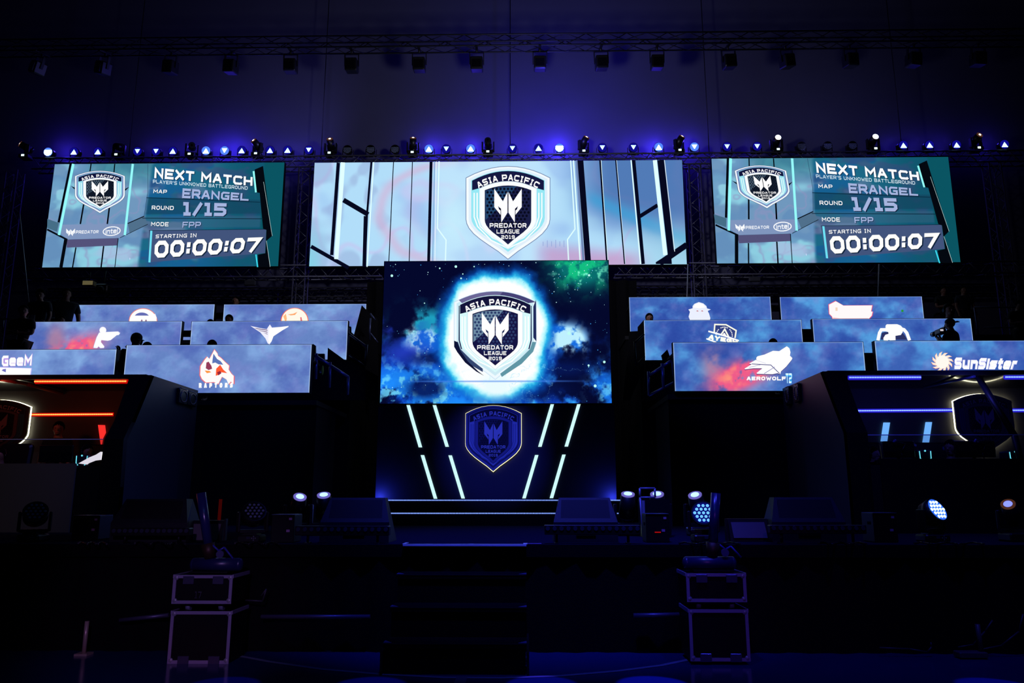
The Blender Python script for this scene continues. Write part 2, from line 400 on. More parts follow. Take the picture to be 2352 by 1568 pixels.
# ================================================================== STAGE
st = thing('stage_platform', 'long black stage platform spanning the hall behind the front stairs', 'stage', (0, YF, 0))
MB().mm(-11.5, 11.5, YF + .02, 14.6, STG - .12, STG).build('deck', DECKM, st)
MB().mm(-11.5, 11.5, YF, YF + .02, STG - .12, STG - .004).build('edge_trim', MATTE, st)
m = MB(); n = 240; vs = []
for i in range(n + 1):
    x = -11.5 + 23 * i / n; y = YF + .05 + .025 * math.sin(i * 1.9) + .012 * math.sin(i * .7)
    vs += [(x, y, .0), (x, y, STG - .12)]
m.add(vs, [(2 * i, 2 * i + 2, 2 * i + 3, 2 * i + 1) for i in range(n)], True)
m.build('skirt', MATTE, st)
# metal edge trim around the stair opening (bright line) and tape marks
e0 = P(926, 1252, YF - .02); e1 = P(1209, 1252, YF - .02)
TRIMM = mat('brushed_edge_metal', (235, 235, 250), .35, metal=.2)
m = MB().mm(e0.x, e1.x, YF - .04, YF + .0, STG - .015, STG + .004); m.mm(e0.x - .01, e0.x + .02, YF, YF + .22, STG, STG + .006); m.mm(e1.x - .03, e1.x + .01, YF, YF + .1, STG, STG + .008)
m.build('stair_nosing', TRIMM, st, label='bright metal nosing along the stage edge above the stairs')
TAPEM = mat('pale_tape', (200, 215, 240), .5)
a = PZ(1080, 1250, STG); MB().mm(a.x - .09, a.x + .09, a.y - .015, a.y + .02, STG, STG + .003).mm(a.x - .02, a.x + .03, a.y + .02, a.y + .06, STG, STG + .003).build('tape_mark', TAPEM, st)
a = PZ(1225, 1248, STG); MB().mm(a.x - .06, a.x + .08, a.y - .01, a.y + .02, STG, STG + .003).build('tape_mark', mat('violet_tape', (190, 120, 230), .5), st)
# front stairs
sx0 = P(926, 1252, YF).x; sx1 = P(1209, 1252, YF).x
fs_ = thing('front_stairs', 'black four-step staircase at the centre front of the stage', 'stairs', ((sx0 + sx1) / 2, YF - .46, 0))
for i in range(3):
    z = .75 - .25 * i; y0 = YF - .05 - .3 * (i + 1); 
    MB().mm(sx0, sx1, y0, YF - .05 - .3 * i, z - .04, z).build('tread', MATTE, fs_)
    MB().mm(sx0 + .01, sx1 - .01, y0 + .02, y0 + .035, z - .25, z - .04).build('riser', MATTE, fs_)
    mm_ = MB()
    for xx, sg in ((sx0, 1), (sx1, -1)):
        mm_.prism([(xx, y0 - .004, z + .002), (xx + sg * .07, y0 - .004, z + .002), (xx, y0 + .1, z + .002)], (0, 0, .004))
    MB().mm(sx0, sx1, y0 - .004, y0 - .0005, z - .008, z + .001).build('nosing', mat('dark_nosing', (24, 24, 30), .6), fs_)
    mm_.build('corner_glint', mat('step_edge_glint', (90, 88, 130), .5), fs_)  # pale tread corners, coloured to stand for glints on the trim
MB().mm(sx0 - .02, sx0, YF - .97, YF - .01, 0, .18).build('stringer', BLACK, fs_)
MB().mm(sx1, sx1 + .02, YF - .97, YF - .01, 0, .18).build('stringer', BLACK, fs_)
# ================================================================== CENTRE BACKDROP
YS = 13.25   # front of the two low steps
bx0 = P(862, 1143, 13.9).x; bx1 = P(1416, 1143, 13.9).x
zt1 = P(1139, 1178, YS).z; zt2 = P(1139, 1148, YS + .35).z
sp = thing('stage_steps', 'two low black steps with glowing edges in front of the centre backdrop', 'steps', ((bx0 + bx1) / 2, YS, STG))
MB().mm(bx0 - .05, bx1 + .1, YS, YS + .35, STG + .002, zt1).build('lower_step', BLACK, sp)
MB().mm(bx0 - .02, bx1 + .06, YS + .35, 14.3, STG + .002, zt2).build('upper_step', BLACK, sp)
for y, z, ya in ((YS - .012, zt1, 0), (YS + .338, zt2, 0)):
    m = MB(); x = bx0 - .03
    while x < bx1 + .05: m.mm(x, x + .017, y - .005, y + .012, z - .011, z + .005); x += .025
    m.build('led_strip', STRIPW, sp, kind='stuff')
YC = 13.9
zb0 = zt2; zb1 = P(1139, 928, YC).z
PANELM = mat('backdrop_panel_paint', (38, 38, 60), .6, noise=.1, scale=4, spec=.3)
bd = thing('backdrop_panel', 'dark blue-lit backdrop wall with slanted light bars under the centre screen', 'backdrop', ((bx0 + bx1) / 2, YC + .05, zt2))
MB().mm(bx0, bx1, YC, YC + .25, zb0 + .002, zb1 - .03).build('panel', PANELM, bd)
zo = lambda x, y: P(840 + x / 3.92, 900 + y / 3.92, YC - .02)
for (xa, ya, xb, yb) in ((382, 118, 492, 497), (618, 118, 733, 492), (510, 568, 628, 960), (760, 570, 877, 958), (1680, 110, 1568, 492), (1920, 108, 1806, 490), (1540, 567, 1425, 957), (1785, 563, 1672, 955)):
    w = 15.5
    pts = [zo(xa - w, ya), zo(xa + w, ya), zo(xb + w, yb), zo(xb - w, yb)]
    MB().prism(pts, (0, .019, 0)).build('light_bar', BAR_E, bd)
# printed crest sign with warm halo
def sign(name, label, cx, top, hwpx, botpx, Y, pal, off=.07, halo=HALO_E):
    c = P(cx, top, Y); s = (P(cx + hwpx, top, Y) - c).x; hgt = c.z - P(cx, botpx, Y).z; sy = hgt / (2.17 * s)
    r = thing(name, label, 'sign', (c.x, Y, c.z - hgt))
    ol = [(c.x + u * s, Y, c.z + v * s * sy) for u, v in shield_outline()]
    MB().prism(ol, (0, .03, 0)).build('board', mat('sign_board_edge', (30, 30, 60), .5), r)
    def mp(a, b, k): return (a, Y - .0006 * k - .001, b)
    art = Art(mp); crest(art, c.x, c.z, s, sy, 1, pal, 1)
    art.build('crest_print', PRINT, r)
    oo = shield_outline(1.016, .018, .27, -1.243, -2.195); oi = shield_outline(.985, -.015, .27, -1.235, -2.14)
    n = len(oo); vs = []
    for (u, v) in oo: vs.append((c.x + u * s, Y + .045, c.z + v * s * sy))
    for (u, v) in oi: vs.append((c.x + u * s, Y + .045, c.z + v * s * sy))
    m = MB(); m.add(vs + [(a, b + .012, d) for a, b, d in vs], [(i, (i + 1) % n, n + (i + 1) % n, n + i) for i in range(n)] + [(2 * n + i, 3 * n + i, 3 * n + (i + 1) % n, 2 * n + (i + 1) % n) for i in range(n)] + [(i, 2 * n + i, 2 * n + (i + 1) % n, (i + 1) % n) for i in range(n)])
    m.build('halo_light', halo, r)
    MB().mm(c.x - .05, c.x + .05, Y + .03, Y + off, c.z - hgt * .5 - .05, c.z - hgt * .5 + .05).build('mount', BLACK, r)
    return r
SIGNPAL = dict(rim=(130, 132, 165), rim2=(70, 72, 110), band=(28, 28, 48), side=(170, 178, 205), side2=(120, 130, 165), ring=(110, 112, 150), core=(32, 32, 52), core2=(52, 54, 80), dot=(18, 18, 32), mark=(200, 200, 215), txt=(205, 205, 220), edge=(100, 100, 130))
sign('shield_sign', 'blue crest shield sign with thin warm halo on the centre backdrop', 1133.4, 931, 63.5, 1082, YC - .085, SIGNPAL)
# ------------------------------------------------------------------ centre LED screen
def screen_rect(TL, TR, BL, BR, Y):
    a, b, c, d = (P(p[0], p[1], Y) for p in (TL, TR, BL, BR))
    return avg(a.x, c.x), avg(b.x, d.x), avg(c.z, d.z), avg(a.z, b.z)
def casing(root, x0, x1, z0, z1, Y, th=.12, e=.012):
    MB().mm(x0 - e, x1 + e, Y + .004, Y + th, z0 - e, z1 + e).build('cabinet', BLACK, root)
YCS = 13.82
x0, x1, z0, z1 = screen_rect((884, 601), (1397, 598), (872, 926), (1405, 926), YCS)
cs = thing('led_screen', 'large centre screen with glowing shield over a blue starry nebula', 'screen', ((x0 + x1) / 2, YCS, z0))
casing(cs, x0, x1, z0, z1, YCS, .25)
W_, H_ = 533.0, 326.0
def nebula(u, v):
    x = u * W_; y = (1 - v) * H_           # picture pixels, y down
    c = np.zeros(u.shape + (3,)) + np.array([4, 8, 44.])
    n1 = fbm(x / 55, y / 55, 3, 6); n2 = fbm(x / 30 + 9, y / 30, 21, 6); n3 = fbm(x / 16, y / 16 + 4, 40, 5)
    ridge = 1 - np.abs(2 * fbm(x / 45 + 2, y / 38, 60, 6) - 1) * 4
    # broad blue clouds: lower half and a band left and right of the shield
    low = sst(150, 320, y + 60 * (n1 - .5) * 2)
    c = mixc(c, (10, 60, 190), np.clip(low * sst(.38, .62, n1) * 1.1, 0, 1))
    c = mixc(c, (14, 80, 215), np.clip(low * sst(.40, .60, n2) * .8, 0, 1)); c = mixc(c, (50, 165, 255), np.clip(low * sst(.50, .68, n2) * sst(.35, .6, n3), 0, 1))
    leftlow = np.exp(-((x - 60) / 110) ** 2 - ((y - 290) / 60) ** 2) + np.exp(-((x - 215) / 120) ** 2 - ((y - 330) / 45) ** 2) + .7 * np.exp(-((x - 530) / 40) ** 2 - ((y - 300) / 50) ** 2)
    c = mixc(c, (30, 140, 255), np.clip(leftlow * sst(.32, .55, n2) * 1.1, 0, 1)); c = mixc(c, (110, 215, 255), np.clip(leftlow * sst(.5, .66, n3), 0, 1))
    band = np.exp(-((y - (190 + .0 * x)) / 30) ** 2) * sst(40, 80, x) * sst(170, 110, x) + np.exp(-((y - (175 + .12 * (x - 380))) / 26) ** 2) * sst(370, 390, x) * sst(495, 440, x)
    c = mixc(c, (24, 110, 225), np.clip(band * 2.4 * sst(.35, .55, n1), 0, 1))
    c = mixc(c, (190, 240, 255), np.clip(band * 2.4 * sst(.36, .56, n2) * sst(.28, .52, n3), 0, 1))
    wisps = np.exp(-((x - 110) / 60) ** 2 - ((y - 150) / 40) ** 2)
    c = mixc(c, (30, 160, 190), np.clip(wisps * 1.3 * sst(.45, .7, n2), 0, 1))
    pl = np.exp(-((x - 40) / 50) ** 2 - ((y - 150) / 30) ** 2) + np.exp(-((x - 60) / 60) ** 2 - ((y - 215) / 25) ** 2)
    c = mixc(c, (35, 60, 190), np.clip(pl * sst(.4, .6, n1), 0, 1))
    dk = np.exp(-((x - 105) / 42) ** 2 - ((y - 292) / 22) ** 2) + .8 * np.exp(-((x - 360) / 70) ** 2 - ((y - 300) / 22) ** 2) + .8 * np.exp(-((x - 120) / 50) ** 2 - ((y - 225) / 14) ** 2) + .7 * np.exp(-((x - 430) / 60) ** 2 - ((y - 250) / 20) ** 2)
    c = mixc(c, (6, 22, 84), np.clip(dk * 1.5 * sst(.3, .55, 1 - n2 + .1), 0, 1) * .9)
    # green cloud, top right
    g = np.exp(-((x - 470) / 62) ** 2 - ((y - 18) / 42) ** 2) * sst(.22, .6, n1 + .1)
    c = mixc(c, (8, 110, 110), np.clip(g * 1.7, 0, 1)); c = mixc(c, (20, 190, 130), np.clip(g * 1.5 * sst(.42, .68, n2), 0, 1)); c = mixc(c, (120, 245, 200), np.clip(g * 1.4 * sst(.6, .78, n3), 0, 1))
    # white-hot glow round the shield
    dx = (x - 265) / 112; dy = (y - 172) / 128
    d = (np.abs(dx) ** 2.4 + np.abs(dy) ** 2.4) ** (1 / 2.4) + .20 * (n2 - .5) + .16 * (n1 - .5)
    c = mixc(c, (10, 90, 200), sst(1.36, 1.12, d) * .8)
    c = mixc(c, (40, 190, 240), sst(1.22, 1.04, d)); c = mixc(c, (190, 250, 255), sst(1.1, 1.0, d)); c = mixc(c, (255, 255, 255), sst(1.02, .93, d))
    dr = np.exp(-((x - 268) / 34) ** 2 - ((y - 285) / 26) ** 2)
    c = mixc(c, (235, 252, 255), np.clip(dr * 1.5 * sst(.25, .5, n1), 0, 1))
    fl_ = np.exp(-((y - 277) / 1.6) ** 2) * sst(20, 140, x) * sst(520, 380, x)
    c = mixc(c, (70, 130, 235), fl_ * .7)
    bolt = np.exp(-((ridge - 1) / .05) ** 2) * np.exp(-((x - 330) / 120) ** 2 - ((y - 265) / 40) ** 2)
    c = mixc(c, (150, 230, 255), np.clip(bolt, 0, 1) * .8)
    return c
picture('screen_picture', x0, x1, z0, z1, YCS, 520, 318, nebula, cs)
def pxmap(Y): return lambda a, b, k: tuple(P(a, b, Y - .001 - .0012 * k))
art = Art(pxmap(YCS))
crest(art, 1137.4, 668, 95, .99, -1, dict(edge=(200, 225, 245), rim=(238, 250, 255), rim2=(205, 235, 245), band=(20, 20, 58), side=(215, 250, 252), side2=(255, 255, 255), ring=(255, 255, 255), core=(22, 20, 66), core2=(110, 140, 165), dot=(44, 60, 105)), k=2)
n_ = 14; to = [(-.88 + 1.86 * i / n_, -.012 - .27 * (-.88 + 1.86 * i / n_) ** 2) for i in range(n_ + 1)]; ti = [(-.80 + 1.60 * i / n_, -.10 - .235 * ((-.80 + 1.60 * i / n_) / .87) ** 2) for i in range(n_ + 1)]
art.poly([(1137.4 + u * 95, 668 - v * 94) for u, v in to + ti[::-1]], (108, 102, 150), 6)
art.poly([(1137.4 + u * 95, 668 - v * 94) for u, v in to[8:] + ti[8:][::-1]], (70, 66, 118), 7)
for sg in (-1, 1): art.poly([(1137.4 + sg * u * 95, 668 - v * 94) for u, v in ((.88, -.36), (.86, -.36), (.855, -1.2), (.80, -1.42), (.83, -1.42), (.885, -1.2))], (26, 40, 84), 8)
art.poly([(1137.4 + u * 95, 668 - v * 94) for u, v in ((.99, -1.25), (.9, -1.24), (.84, -1.42), (.6, -1.66), (.12, -2.02), (.16, -2.1), (.64, -1.78), (.92, -1.48))], (96, 150, 165), 7)
art.poly([(1137.4 + u * 95, 668 - v * 94) for u, v in ((-.99, -1.25), (-.9, -1.24), (-.84, -1.42), (-.6, -1.66), (-.3, -1.9), (-.3, -1.98), (-.64, -1.78), (-.92, -1.48))], (52, 70, 112), 7)
# dark rim pieces of the shield
art.poly([(1043, 782), (1050, 785), (1058, 806), (1075, 830), (1098, 852), (1112, 863), (1094, 853), (1068, 832), (1050, 808), (1043, 796)], (14, 18, 54), 9)
art.poly([(1231, 688), (1225, 704), (1225, 775), (1232, 784)], (30, 40, 90), 9)
art_c = art; art = Art(pxmap(YCS))
for i in range(230):
    sx = random.random() * W_; sy_ = random.random() * H_
    if ((sx - 265) / 125) ** 2 + ((sy_ - 172) / 140) ** 2 < 1: continue
    px = 872 + sx * .985 + (1 - sy_ / H_) * 10; r = random.choice((.5, .6, .7, .9, 1.1))
    if random.random() < .3: sx = 400 + random.random() * 125; sy_ = random.random() * 80; px = 876 + sx * .985
    px = min(max(px, 886), 1394)
    art.poly([(px + r * math.cos(a * PI / 3), 601 + sy_ * .985 + r * math.sin(a * PI / 3)) for a in range(6)], random.choice(((120, 220, 255), (200, 250, 255), (60, 160, 240))), 1)
for a, b, r in ((900, 633, 3), (1047, 612, 3), (1010, 616, 1.8), (1059, 639, 2), (1307, 765, 4), (1367, 886, 3.4), (1388, 831, 3), (1352, 839, 2.4), (1089, 612, 1.6), (1063, 629, 1.5), (1353, 632, 2.6), (975, 696, 1.4)):
    art.poly([(a + r * math.cos(t * PI / 5), b + r * math.sin(t * PI / 5)) for t in range(10)], (190, 255, 245), 1)
art.build('star_specks', LED, cs, kind='stuff'); art_c.build('crest_graphic', LED, cs)
# ================================================================== BIG SIDE SCREENS AND WIDE SCREEN ON THE TRUSS
YT = 18.9
x0, x1, z0, z1 = screen_rect((125, 376), (652, 374), (98, 613), (640, 612), YT)
ls = thing('led_screen', 'left hanging screen showing NEXT MATCH and a countdown', 'screen', ((x0 + x1) / 2, YT, z0))
casing(ls, x0, x1, z0, z1, YT)
def side_bg(u, v):
    x = u * 540; y = (1 - v) * 237
    w = fbm(x / 120 + 2, y / 70, 5, 3); w2 = fbm(x / 60, y / 45 + 3, 9, 3)
    c = np.zeros(u.shape + (3,)) + np.array([112, 152, 190.])
    c = mixc(c, (140, 205, 225), sst(.45, .6, w)); c = mixc(c, (146, 146, 192), np.exp(-((w2 - .56) / .025) ** 2) * .55); c = mixc(c, (96, 140, 186), sst(.45, .35, w2) * .7)
    c = mixc(c, (170, 190, 225), sst(.62, .7, w) * .7)
    topd = sst(70, 10, y) * sst(60, 110, x); c = mixc(c, (50, 120, 140), topd * .75)
    R = sst(226, 236, x + y * .05)
    t = np.zeros(u.shape + (3,)) + np.array([28, 104, 134.])
    t = mixc(t, (92, 122, 158), sst(.5, .62, fbm(x / 90 + 5, y / 40, 15, 3)) * sst(420, 300, x))
    t = mixc(t, (20, 92, 150), sst(.5, .6, fbm(x / 60, y / 30, 19, 3)) * .7)
    t = mixc(t, (14, 82, 104), sst(330, 470, x) * .8)
    t = mixc(t, (66, 70, 120), sst(.5, .66, fbm(x / 50, y / 25, 29, 3)) * .45)
    row = sst(78, 80, y - .03 * (x - 230)) * sst(120, 117, y)
    t = mixc(t, (20, 66, 92), row * .65)
    row = sst(122, 124, y) * sst(150, 148, y); t = mixc(t, (64, 100, 130), row * .4)
    t = mixc(t, (10, 84, 98), sst(490, 496, x)); 
    return c * (1 - R[..., None]) + t * R[..., None]
picture('screen_picture', x0, x1, z0, z1, YT, 330, 146, side_bg, ls)
Z1 = lambda x, y: (x / 3.36, 300 + y / 3.36)
art = Art(pxmap(YT))
K = (4, 8, 16)
def zl(pts, w, rgb, k=2, gain=1): art.line([Z1(*p) for p in pts], w / 3.36, rgb, k, gain=gain)
def zp(pts, rgb, k=1, gain=1): art.poly([Z1(*p) for p in pts], rgb, k, gain)
zp([(480, 725), (960, 720), (985, 775), (925, 825), (522, 838), (470, 795)], (128, 150, 190), 1)
zp([(515, 840), (912, 828), (908, 885), (515, 902)], (84, 82, 122), 1)
zp([(366, 680), (455, 712), (440, 780), (364, 750)], (70, 110, 135), 1)
zp([(985, 715), (1115, 660), (1140, 725), (1000, 790)], (80, 112, 140), 1)
zl([(545, 256), (452, 708)], 17, K); zl([(566, 256), (455, 805)], 19, (150, 255, 250), 3)
zl([(703, 256), (692, 330)], 9, K); zl([(886, 256), (878, 335)], 9, K); zl([(650, 545), (620, 720)], 12, K); zl([(848, 560), (828, 720)], 12, K)
zl([(1025, 256), (963, 806)], 18, (150, 250, 250), 3)
zl([(364, 762), (520, 842)], 14, K); zl([(925, 827), (1140, 722)], 4, K); zl([(985, 716), (1112, 660)], 7, K)
zl([(508, 838), (470, 1055)], 26, K); zl([(586, 900), (560, 1055)], 10, K); zl([(800, 890), (780, 1055)], 11, K); zl([(912, 830), (886, 1055)], 6, K)
zp([(545, 425), (600, 450), (600, 475)], K, 2); zp([(960, 452), (1000, 432), (960, 470)], K, 2)
zl([(1140, 256), (1140, 480), (1112, 660)], 3, (40, 70, 100)); zl([(1130, 517), (2008, 552)], 5, (8, 40, 60)); zl([(1098, 675), (2028, 680)], 5, (8, 34, 52)); zl([(1150, 770), (2055, 760)], 4, (10, 40, 60))
zp([(1150, 772), (2055, 762), (2045, 945), (1180, 1012), (1145, 1016)], (66, 84, 124), 1)
zp([(1965, 300), (2030, 272), (2100, 812), (2056, 850), (2085, 1052), (1992, 1052), (1990, 957), (2048, 945), (2056, 766), (2030, 756), (2004, 480), (1978, 476)], K, 2)
zl([(2034, 395), (2101, 812)], 3, (170, 200, 200), 3); zl([(2056, 850), (2085, 1050)], 3, (190, 210, 210), 3)
zl([(1957, 312), (1975, 476)], 14, (150, 255, 250), 3); zl([(1975, 955), (1988, 1052)], 10, (60, 220, 240), 3); zl([(1168, 772), (1153, 1016)], 16, (110, 225, 245), 3)
zl([(1002, 980), (1002, 995)], 5, (210, 220, 255), 3)
crest(art, *Z1(771, 308), 195 / 3.36, .78, -1, dict(side=(150, 225, 240), core=(20, 30, 48), core2=(70, 90, 110), dot=(6, 10, 20)), k=4)
art.build('screen_graphic', LED, ls)
def zt(s, TL, TR, BL, BR, rgb, sh=None, k=4, t=.2, **kw):
    q = [Z1(*p) for p in (TL, TR, BL, BR)]; art = Art(pxmap(YT))
    if sh: text(art, s, quad_place(*[(a + sh, b + sh * .8) for a, b in q]), (14, 34, 60), k - 1, t, **kw)
    text(art, s, quad_place(*q), rgb, k, t, **kw); art.build('lettering', LED, ls)
WH = (250, 252, 255); BL_ = (165, 180, 222)
zt('NEXT MATCH', (1195, 285), (1950, 358), (1190, 366), (1948, 426), WH, 1.6, gap=.18, t=.25)
zt("PLAYER'S UNKNOWED BATTLEGROUND", (1180, 378), (1912, 430), (1180, 405), (1910, 456), (215, 235, 245), t=.18)
zt('MAP', (1186, 452), (1290, 457), (1183, 481), (1287, 486), WH, .8)
zt('ERANGEL', (1410, 444), (1922, 487), (1405, 520), (1918, 541), BL_, 1.6, gap=.16, t=.24)
zt('ROUND', (1172, 578), (1342, 581), (1170, 609), (1340, 612), WH, .8)
zt('1/15', (1410, 550), (1750, 560), (1408, 656), (1745, 660), BL_, 2, gap=.14, t=.26)
zt('MODE', (1168, 704), (1302, 706), (1165, 735), (1300, 738), WH, .8)
zt('FPP', (1410, 703), (1552, 703), (1407, 748), (1548, 748), BL_, 1.2, gap=.16)
zt('STARTING IN', (1203, 802), (1517, 792), (1200, 830), (1515, 822), WH, .8)
zt('00:00:07', (1197, 850), (2022, 822), (1190, 982), (1992, 936), (255, 255, 252), 2.5, gap=.13, t=.25, gw=1.0)
zt('PREDATOR', (587, 770), (762, 768), (583, 795), (758, 791), WH, k=4)
art = Art(pxmap(YT))
for pl in EMB:
    for sg in (1, -1):
        pts = [Z1(545 + sg * p[0] * 105, 755 - (p[1] + .53) * 75) for p in pl]
        art.poly(pts if sg == 1 else list(reversed(pts)), WH, 4)
art.line([Z1(862 + 66 * math.cos(t) + 0, 775 + 33 * math.sin(t) - .08 * 66 * math.cos(t)) for t in [2 * PI * i / 20 for i in range(20)]], 2.2, WH, 4, True)
zt('intel', (815, 762), (912, 752), (812, 797), (908, 790), WH, k=4, gap=.14)
art.build('sponsor_mark', LED, ls)
p_r = P(1638, 365, YT); p_l = P(125, 376, YT)
xr0, xr1, zr0, zr1 = screen_rect((1638, 365), (2175, 363), (1650, 604), (2202, 599), YT)
rs = dup(ls, (((xr0 + xr1) / 2), YT, (zr0 + zr1) / 2 - (z1 - z0) / 2), 'right hanging screen showing NEXT MATCH and a countdown')
# wide screen
x0, x1, z0, z1 = screen_rect((720, 374), (1566, 367), (713, 612), (1578, 606), YT)
ws = thing('led_screen', 'wide hanging centre screen with pale blue panels and a white crest', 'screen', ((x0 + x1) / 2, YT, z0))
casing(ws, x0, x1, z0, z1, YT)
def wide_bg(u, v):
    x = u * 860; y = (1 - v) * 238
    c = np.zeros(u.shape + (3,)) + np.array([158, 198, 242.])
    w = fbm(x / 150, y / 110, 77, 3)
    c = mixc(c, (178, 222, 250), sst(.42, .58, w)); c = mixc(c, (196, 200, 242), np.exp(-((fbm(x / 110 + 4, y / 130, 99, 2) - .5) / .03) ** 2) * .7); c = mixc(c, (150, 170, 214), sst(.52, .42, fbm(x / 70, y / 90, 12, 3)) * .5 * sst(250, 150, x))
    r = np.hypot((x - 330) / 1.5, y - 120)
    c = mixc(c, (214, 178, 214), np.exp(-((r - 135 + 30 * w) / 10) ** 2) * .6 * sst(420, 250, x))
    c = mixc(c, (190, 186, 232), np.exp(-((r - 78 + 30 * w) / 14) ** 2) * .6 * sst(300, 200, x))
    c = mixc(c, (196, 246, 255), np.exp(-((x - 330) / 40) ** 2 - ((y - 130) / 60) ** 2) * .8)
    c = mixc(c, (205, 235, 255), sst(280, 300, x) * sst(600, 500, x) * .45)
    pk = sst(175, 215, y - .12 * (x - 560) + 30 * (w - .5)) * sst(500, 560, x) * sst(800, 720, x)
    c = mixc(c, (198, 160, 205), pk * .85)
    tr = sst(560, 700, x) * sst(190, 60, y - .25 * (x - 640)); c = mixc(c, (62, 104, 168), tr * .8)
    st_ = np.exp(-((y - 85 - .45 * (x - 640)) / 18) ** 2) * sst(620, 660, x); c = mixc(c, (60, 160, 215), st_ * .7)
    c = mixc(c, (150, 205, 225), sst(700, 860, x) * sst(100, 220, y) * .6)
    c = mixc(c, (120, 220, 230), sst(50, 0, x) * sst(120, 238, y) * .6)
    return c
picture('screen_picture', x0, x1, z0, z1, YT, 430, 120, wide_bg, ws)
Z2 = lambda x, y: (680 + x / 2.502, 300 + y / 2.502)
art = Art(pxmap(YT))
K = (6, 8, 30)
def wl(pts, w, rgb=K, k=1): art.line([Z2(*p) for p in pts], w / 2.502, rgb, k)
WC = (225, 255, 255)
wl([(243, 184), (205, 715)], 20); wl([(270, 182), (231, 738)], 24, WC, 2); wl([(433, 181), (408, 480), (395, 782)], 12); wl([(446, 181), (408, 782)], 7, WC, 2)
wl([(400, 490), (392, 782)], 22); wl([(560, 180), (532, 781)], 5); wl([(669, 179), (650, 752)], 5); wl([(776, 177), (762, 750)], 17)
wl([(822, 176), (812, 560), (862, 628), (858, 750)], 7, WC, 2); wl([(796, 177), (785, 750)], 5, (130, 170, 215), 1); wl([(806, 177), (798, 750)], 4, (235, 245, 255), 2)
wl([(1578, 171), (1603, 565), (1560, 625), (1566, 748)], 7, WC, 2); wl([(1594, 171), (1633, 748)], 8, WC, 2); wl([(1612, 171), (1652, 748)], 12, (110, 135, 180)); wl([(1634, 171), (1678, 750)], 34)
wl([(1747, 170), (1787, 766)], 10); wl([(1753, 170), (1793, 766)], 3, WC, 2); wl([(1837, 170), (1888, 766)], 7); wl([(1842, 170), (1893, 766)], 3, (200, 225, 240), 2)
wl([(1925, 169), (1980, 766)], 7, WC, 2); wl([(1940, 169), (1995, 766)], 20); wl([(2062, 169), (2122, 715)], 24, WC, 2); wl([(2095, 169), (2156, 720)], 38); wl([(2117, 169), (2176, 694)], 4, (220, 235, 240), 2)
wl([(272, 398), (415, 482)], 28); wl([(86, 665), (302, 788)], 22); wl([(2078, 428), (1976, 492)], 22); wl([(2246, 655), (2090, 762)], 34)
art.poly([Z2(2068, 766), (1506, 602), Z2(2155, 700), Z2(2160, 766)], K, 1)
for i, h_ in enumerate((24, 40, 30, 46, 28, 38)): art.line([Z2(1420 + i * 24, 650 - h_ / 2), Z2(1420 + i * 24, 650 + h_ / 2)], 1.6, (150, 170, 220), 1)
crest(art, *Z2(1218, 203), 243 / 2.502, 1.02, -1, dict(edge=(110, 130, 170), rim=(245, 252, 255), rim2=(225, 240, 252), band=(22, 24, 66), side=(150, 232, 245), side2=(248, 255, 255), core=(26, 30, 70), core2=(34, 70, 110), dot=(8, 10, 30)), k=4)
art.build('screen_graphic', LED, ws)
# ================================================================== TEAM BANNERS ON THE TIERS
YR = (13.0, 15.4, 17.1)
def clouds(seed, base, lite, red=0, dark=0):
    dark_ = (base[0] * .72, base[1] * .72, base[2] * .9)
    def f(u, v):
        x = u * 430; y = (1 - v) * 105
        n1 = fbm(x / 60 + seed, y / 45, seed, 5); n2 = fbm(x / 28, y / 26 + seed, seed + 5, 5)
        c = np.zeros(u.shape + (3,)) + np.array(base, float)
        n3 = fbm(x / 75 + 3, y / 60 + seed, seed + 9, 6)
        c = mixc(c, lite, sst(.32, .78, n1) * .9); c = mixc(c, dark_, sst(.62, .28, n3) * .75)
        c = mixc(c, (118, 116, 190), sst(.45, .8, n2) * .3)
        c = c + (n2[..., None] - .5) * 14 + (vnoise(x / 3, y / 3, seed)[..., None] - .5) * 5
        if red:
            g = np.exp(-((x - 90) / 26) ** 2 - ((y - 50) / 42) ** 2) * sst(.38, .62, n1 + .1); c = mixc(c, (178, 130, 160), np.clip(g * 1.2, 0, 1) * .8)
            d = ((x - 150) * .94 + (y - 72) * -.34) / 62; e = ((x - 150) * .34 + (y - 72) * .94) / 26
            g = np.exp(-(d ** 2) - e ** 2) * red
            c = mixc(c, (240, 92, 138), np.clip(g * 1.7 * sst(.25, .5, n2), 0, 1)); c = mixc(c, (255, 150, 125), np.clip(g * sst(.4, .7, n2) * 1.2 - .2, 0, 1))
        edge = sst(.006, .0, u) + sst(.994, 1, u) + sst(.98, 1, v) * .5
        return mixc(c, (200, 225, 255), np.clip(edge, 0, 1) * .8)
    return f
def banner(label, row, xl, yl, xr, yr, Hm, seed, base, lite, red=0):
    Y = YR[row]; a = P(xl, yl, Y); b = P(xr, yr, Y); zt_ = (a.z + b.z) / 2
    r = thing('led_banner', label, 'screen', ((a.x + b.x) / 2, Y, zt_ - Hm), 'team screens on the tiers')
    MB().mm(a.x - .01, b.x + .01, Y + .004, Y + .1, zt_ - Hm - .01, zt_ + .008).build('cabinet', BLACK, r)
    picture('screen_picture', a.x, b.x, zt_ - Hm, zt_, Y, 180, 46, clouds(seed, base, lite, red), r)
    return r, (a.x, b.x, zt_ - Hm, zt_)
HB = P(716, 787, YR[0]).z - P(716, 897, YR[0]).z
LB, LL = (104, 134, 198), (136, 176, 230); RB, RL = (62, 100, 182), (90, 170, 232)
b_fl0, r_fl0 = banner('front-row left team screen running out of frame, with GeeM lettering', 0, -160, 807, 268, 799, HB, 3, LB, LL)
b_fl1, r_fl1 = banner('front-row left team screen with flaming claw emblem and RAPTORS', 0, 291, 796, 716, 788, HB, 8, LB, LL)
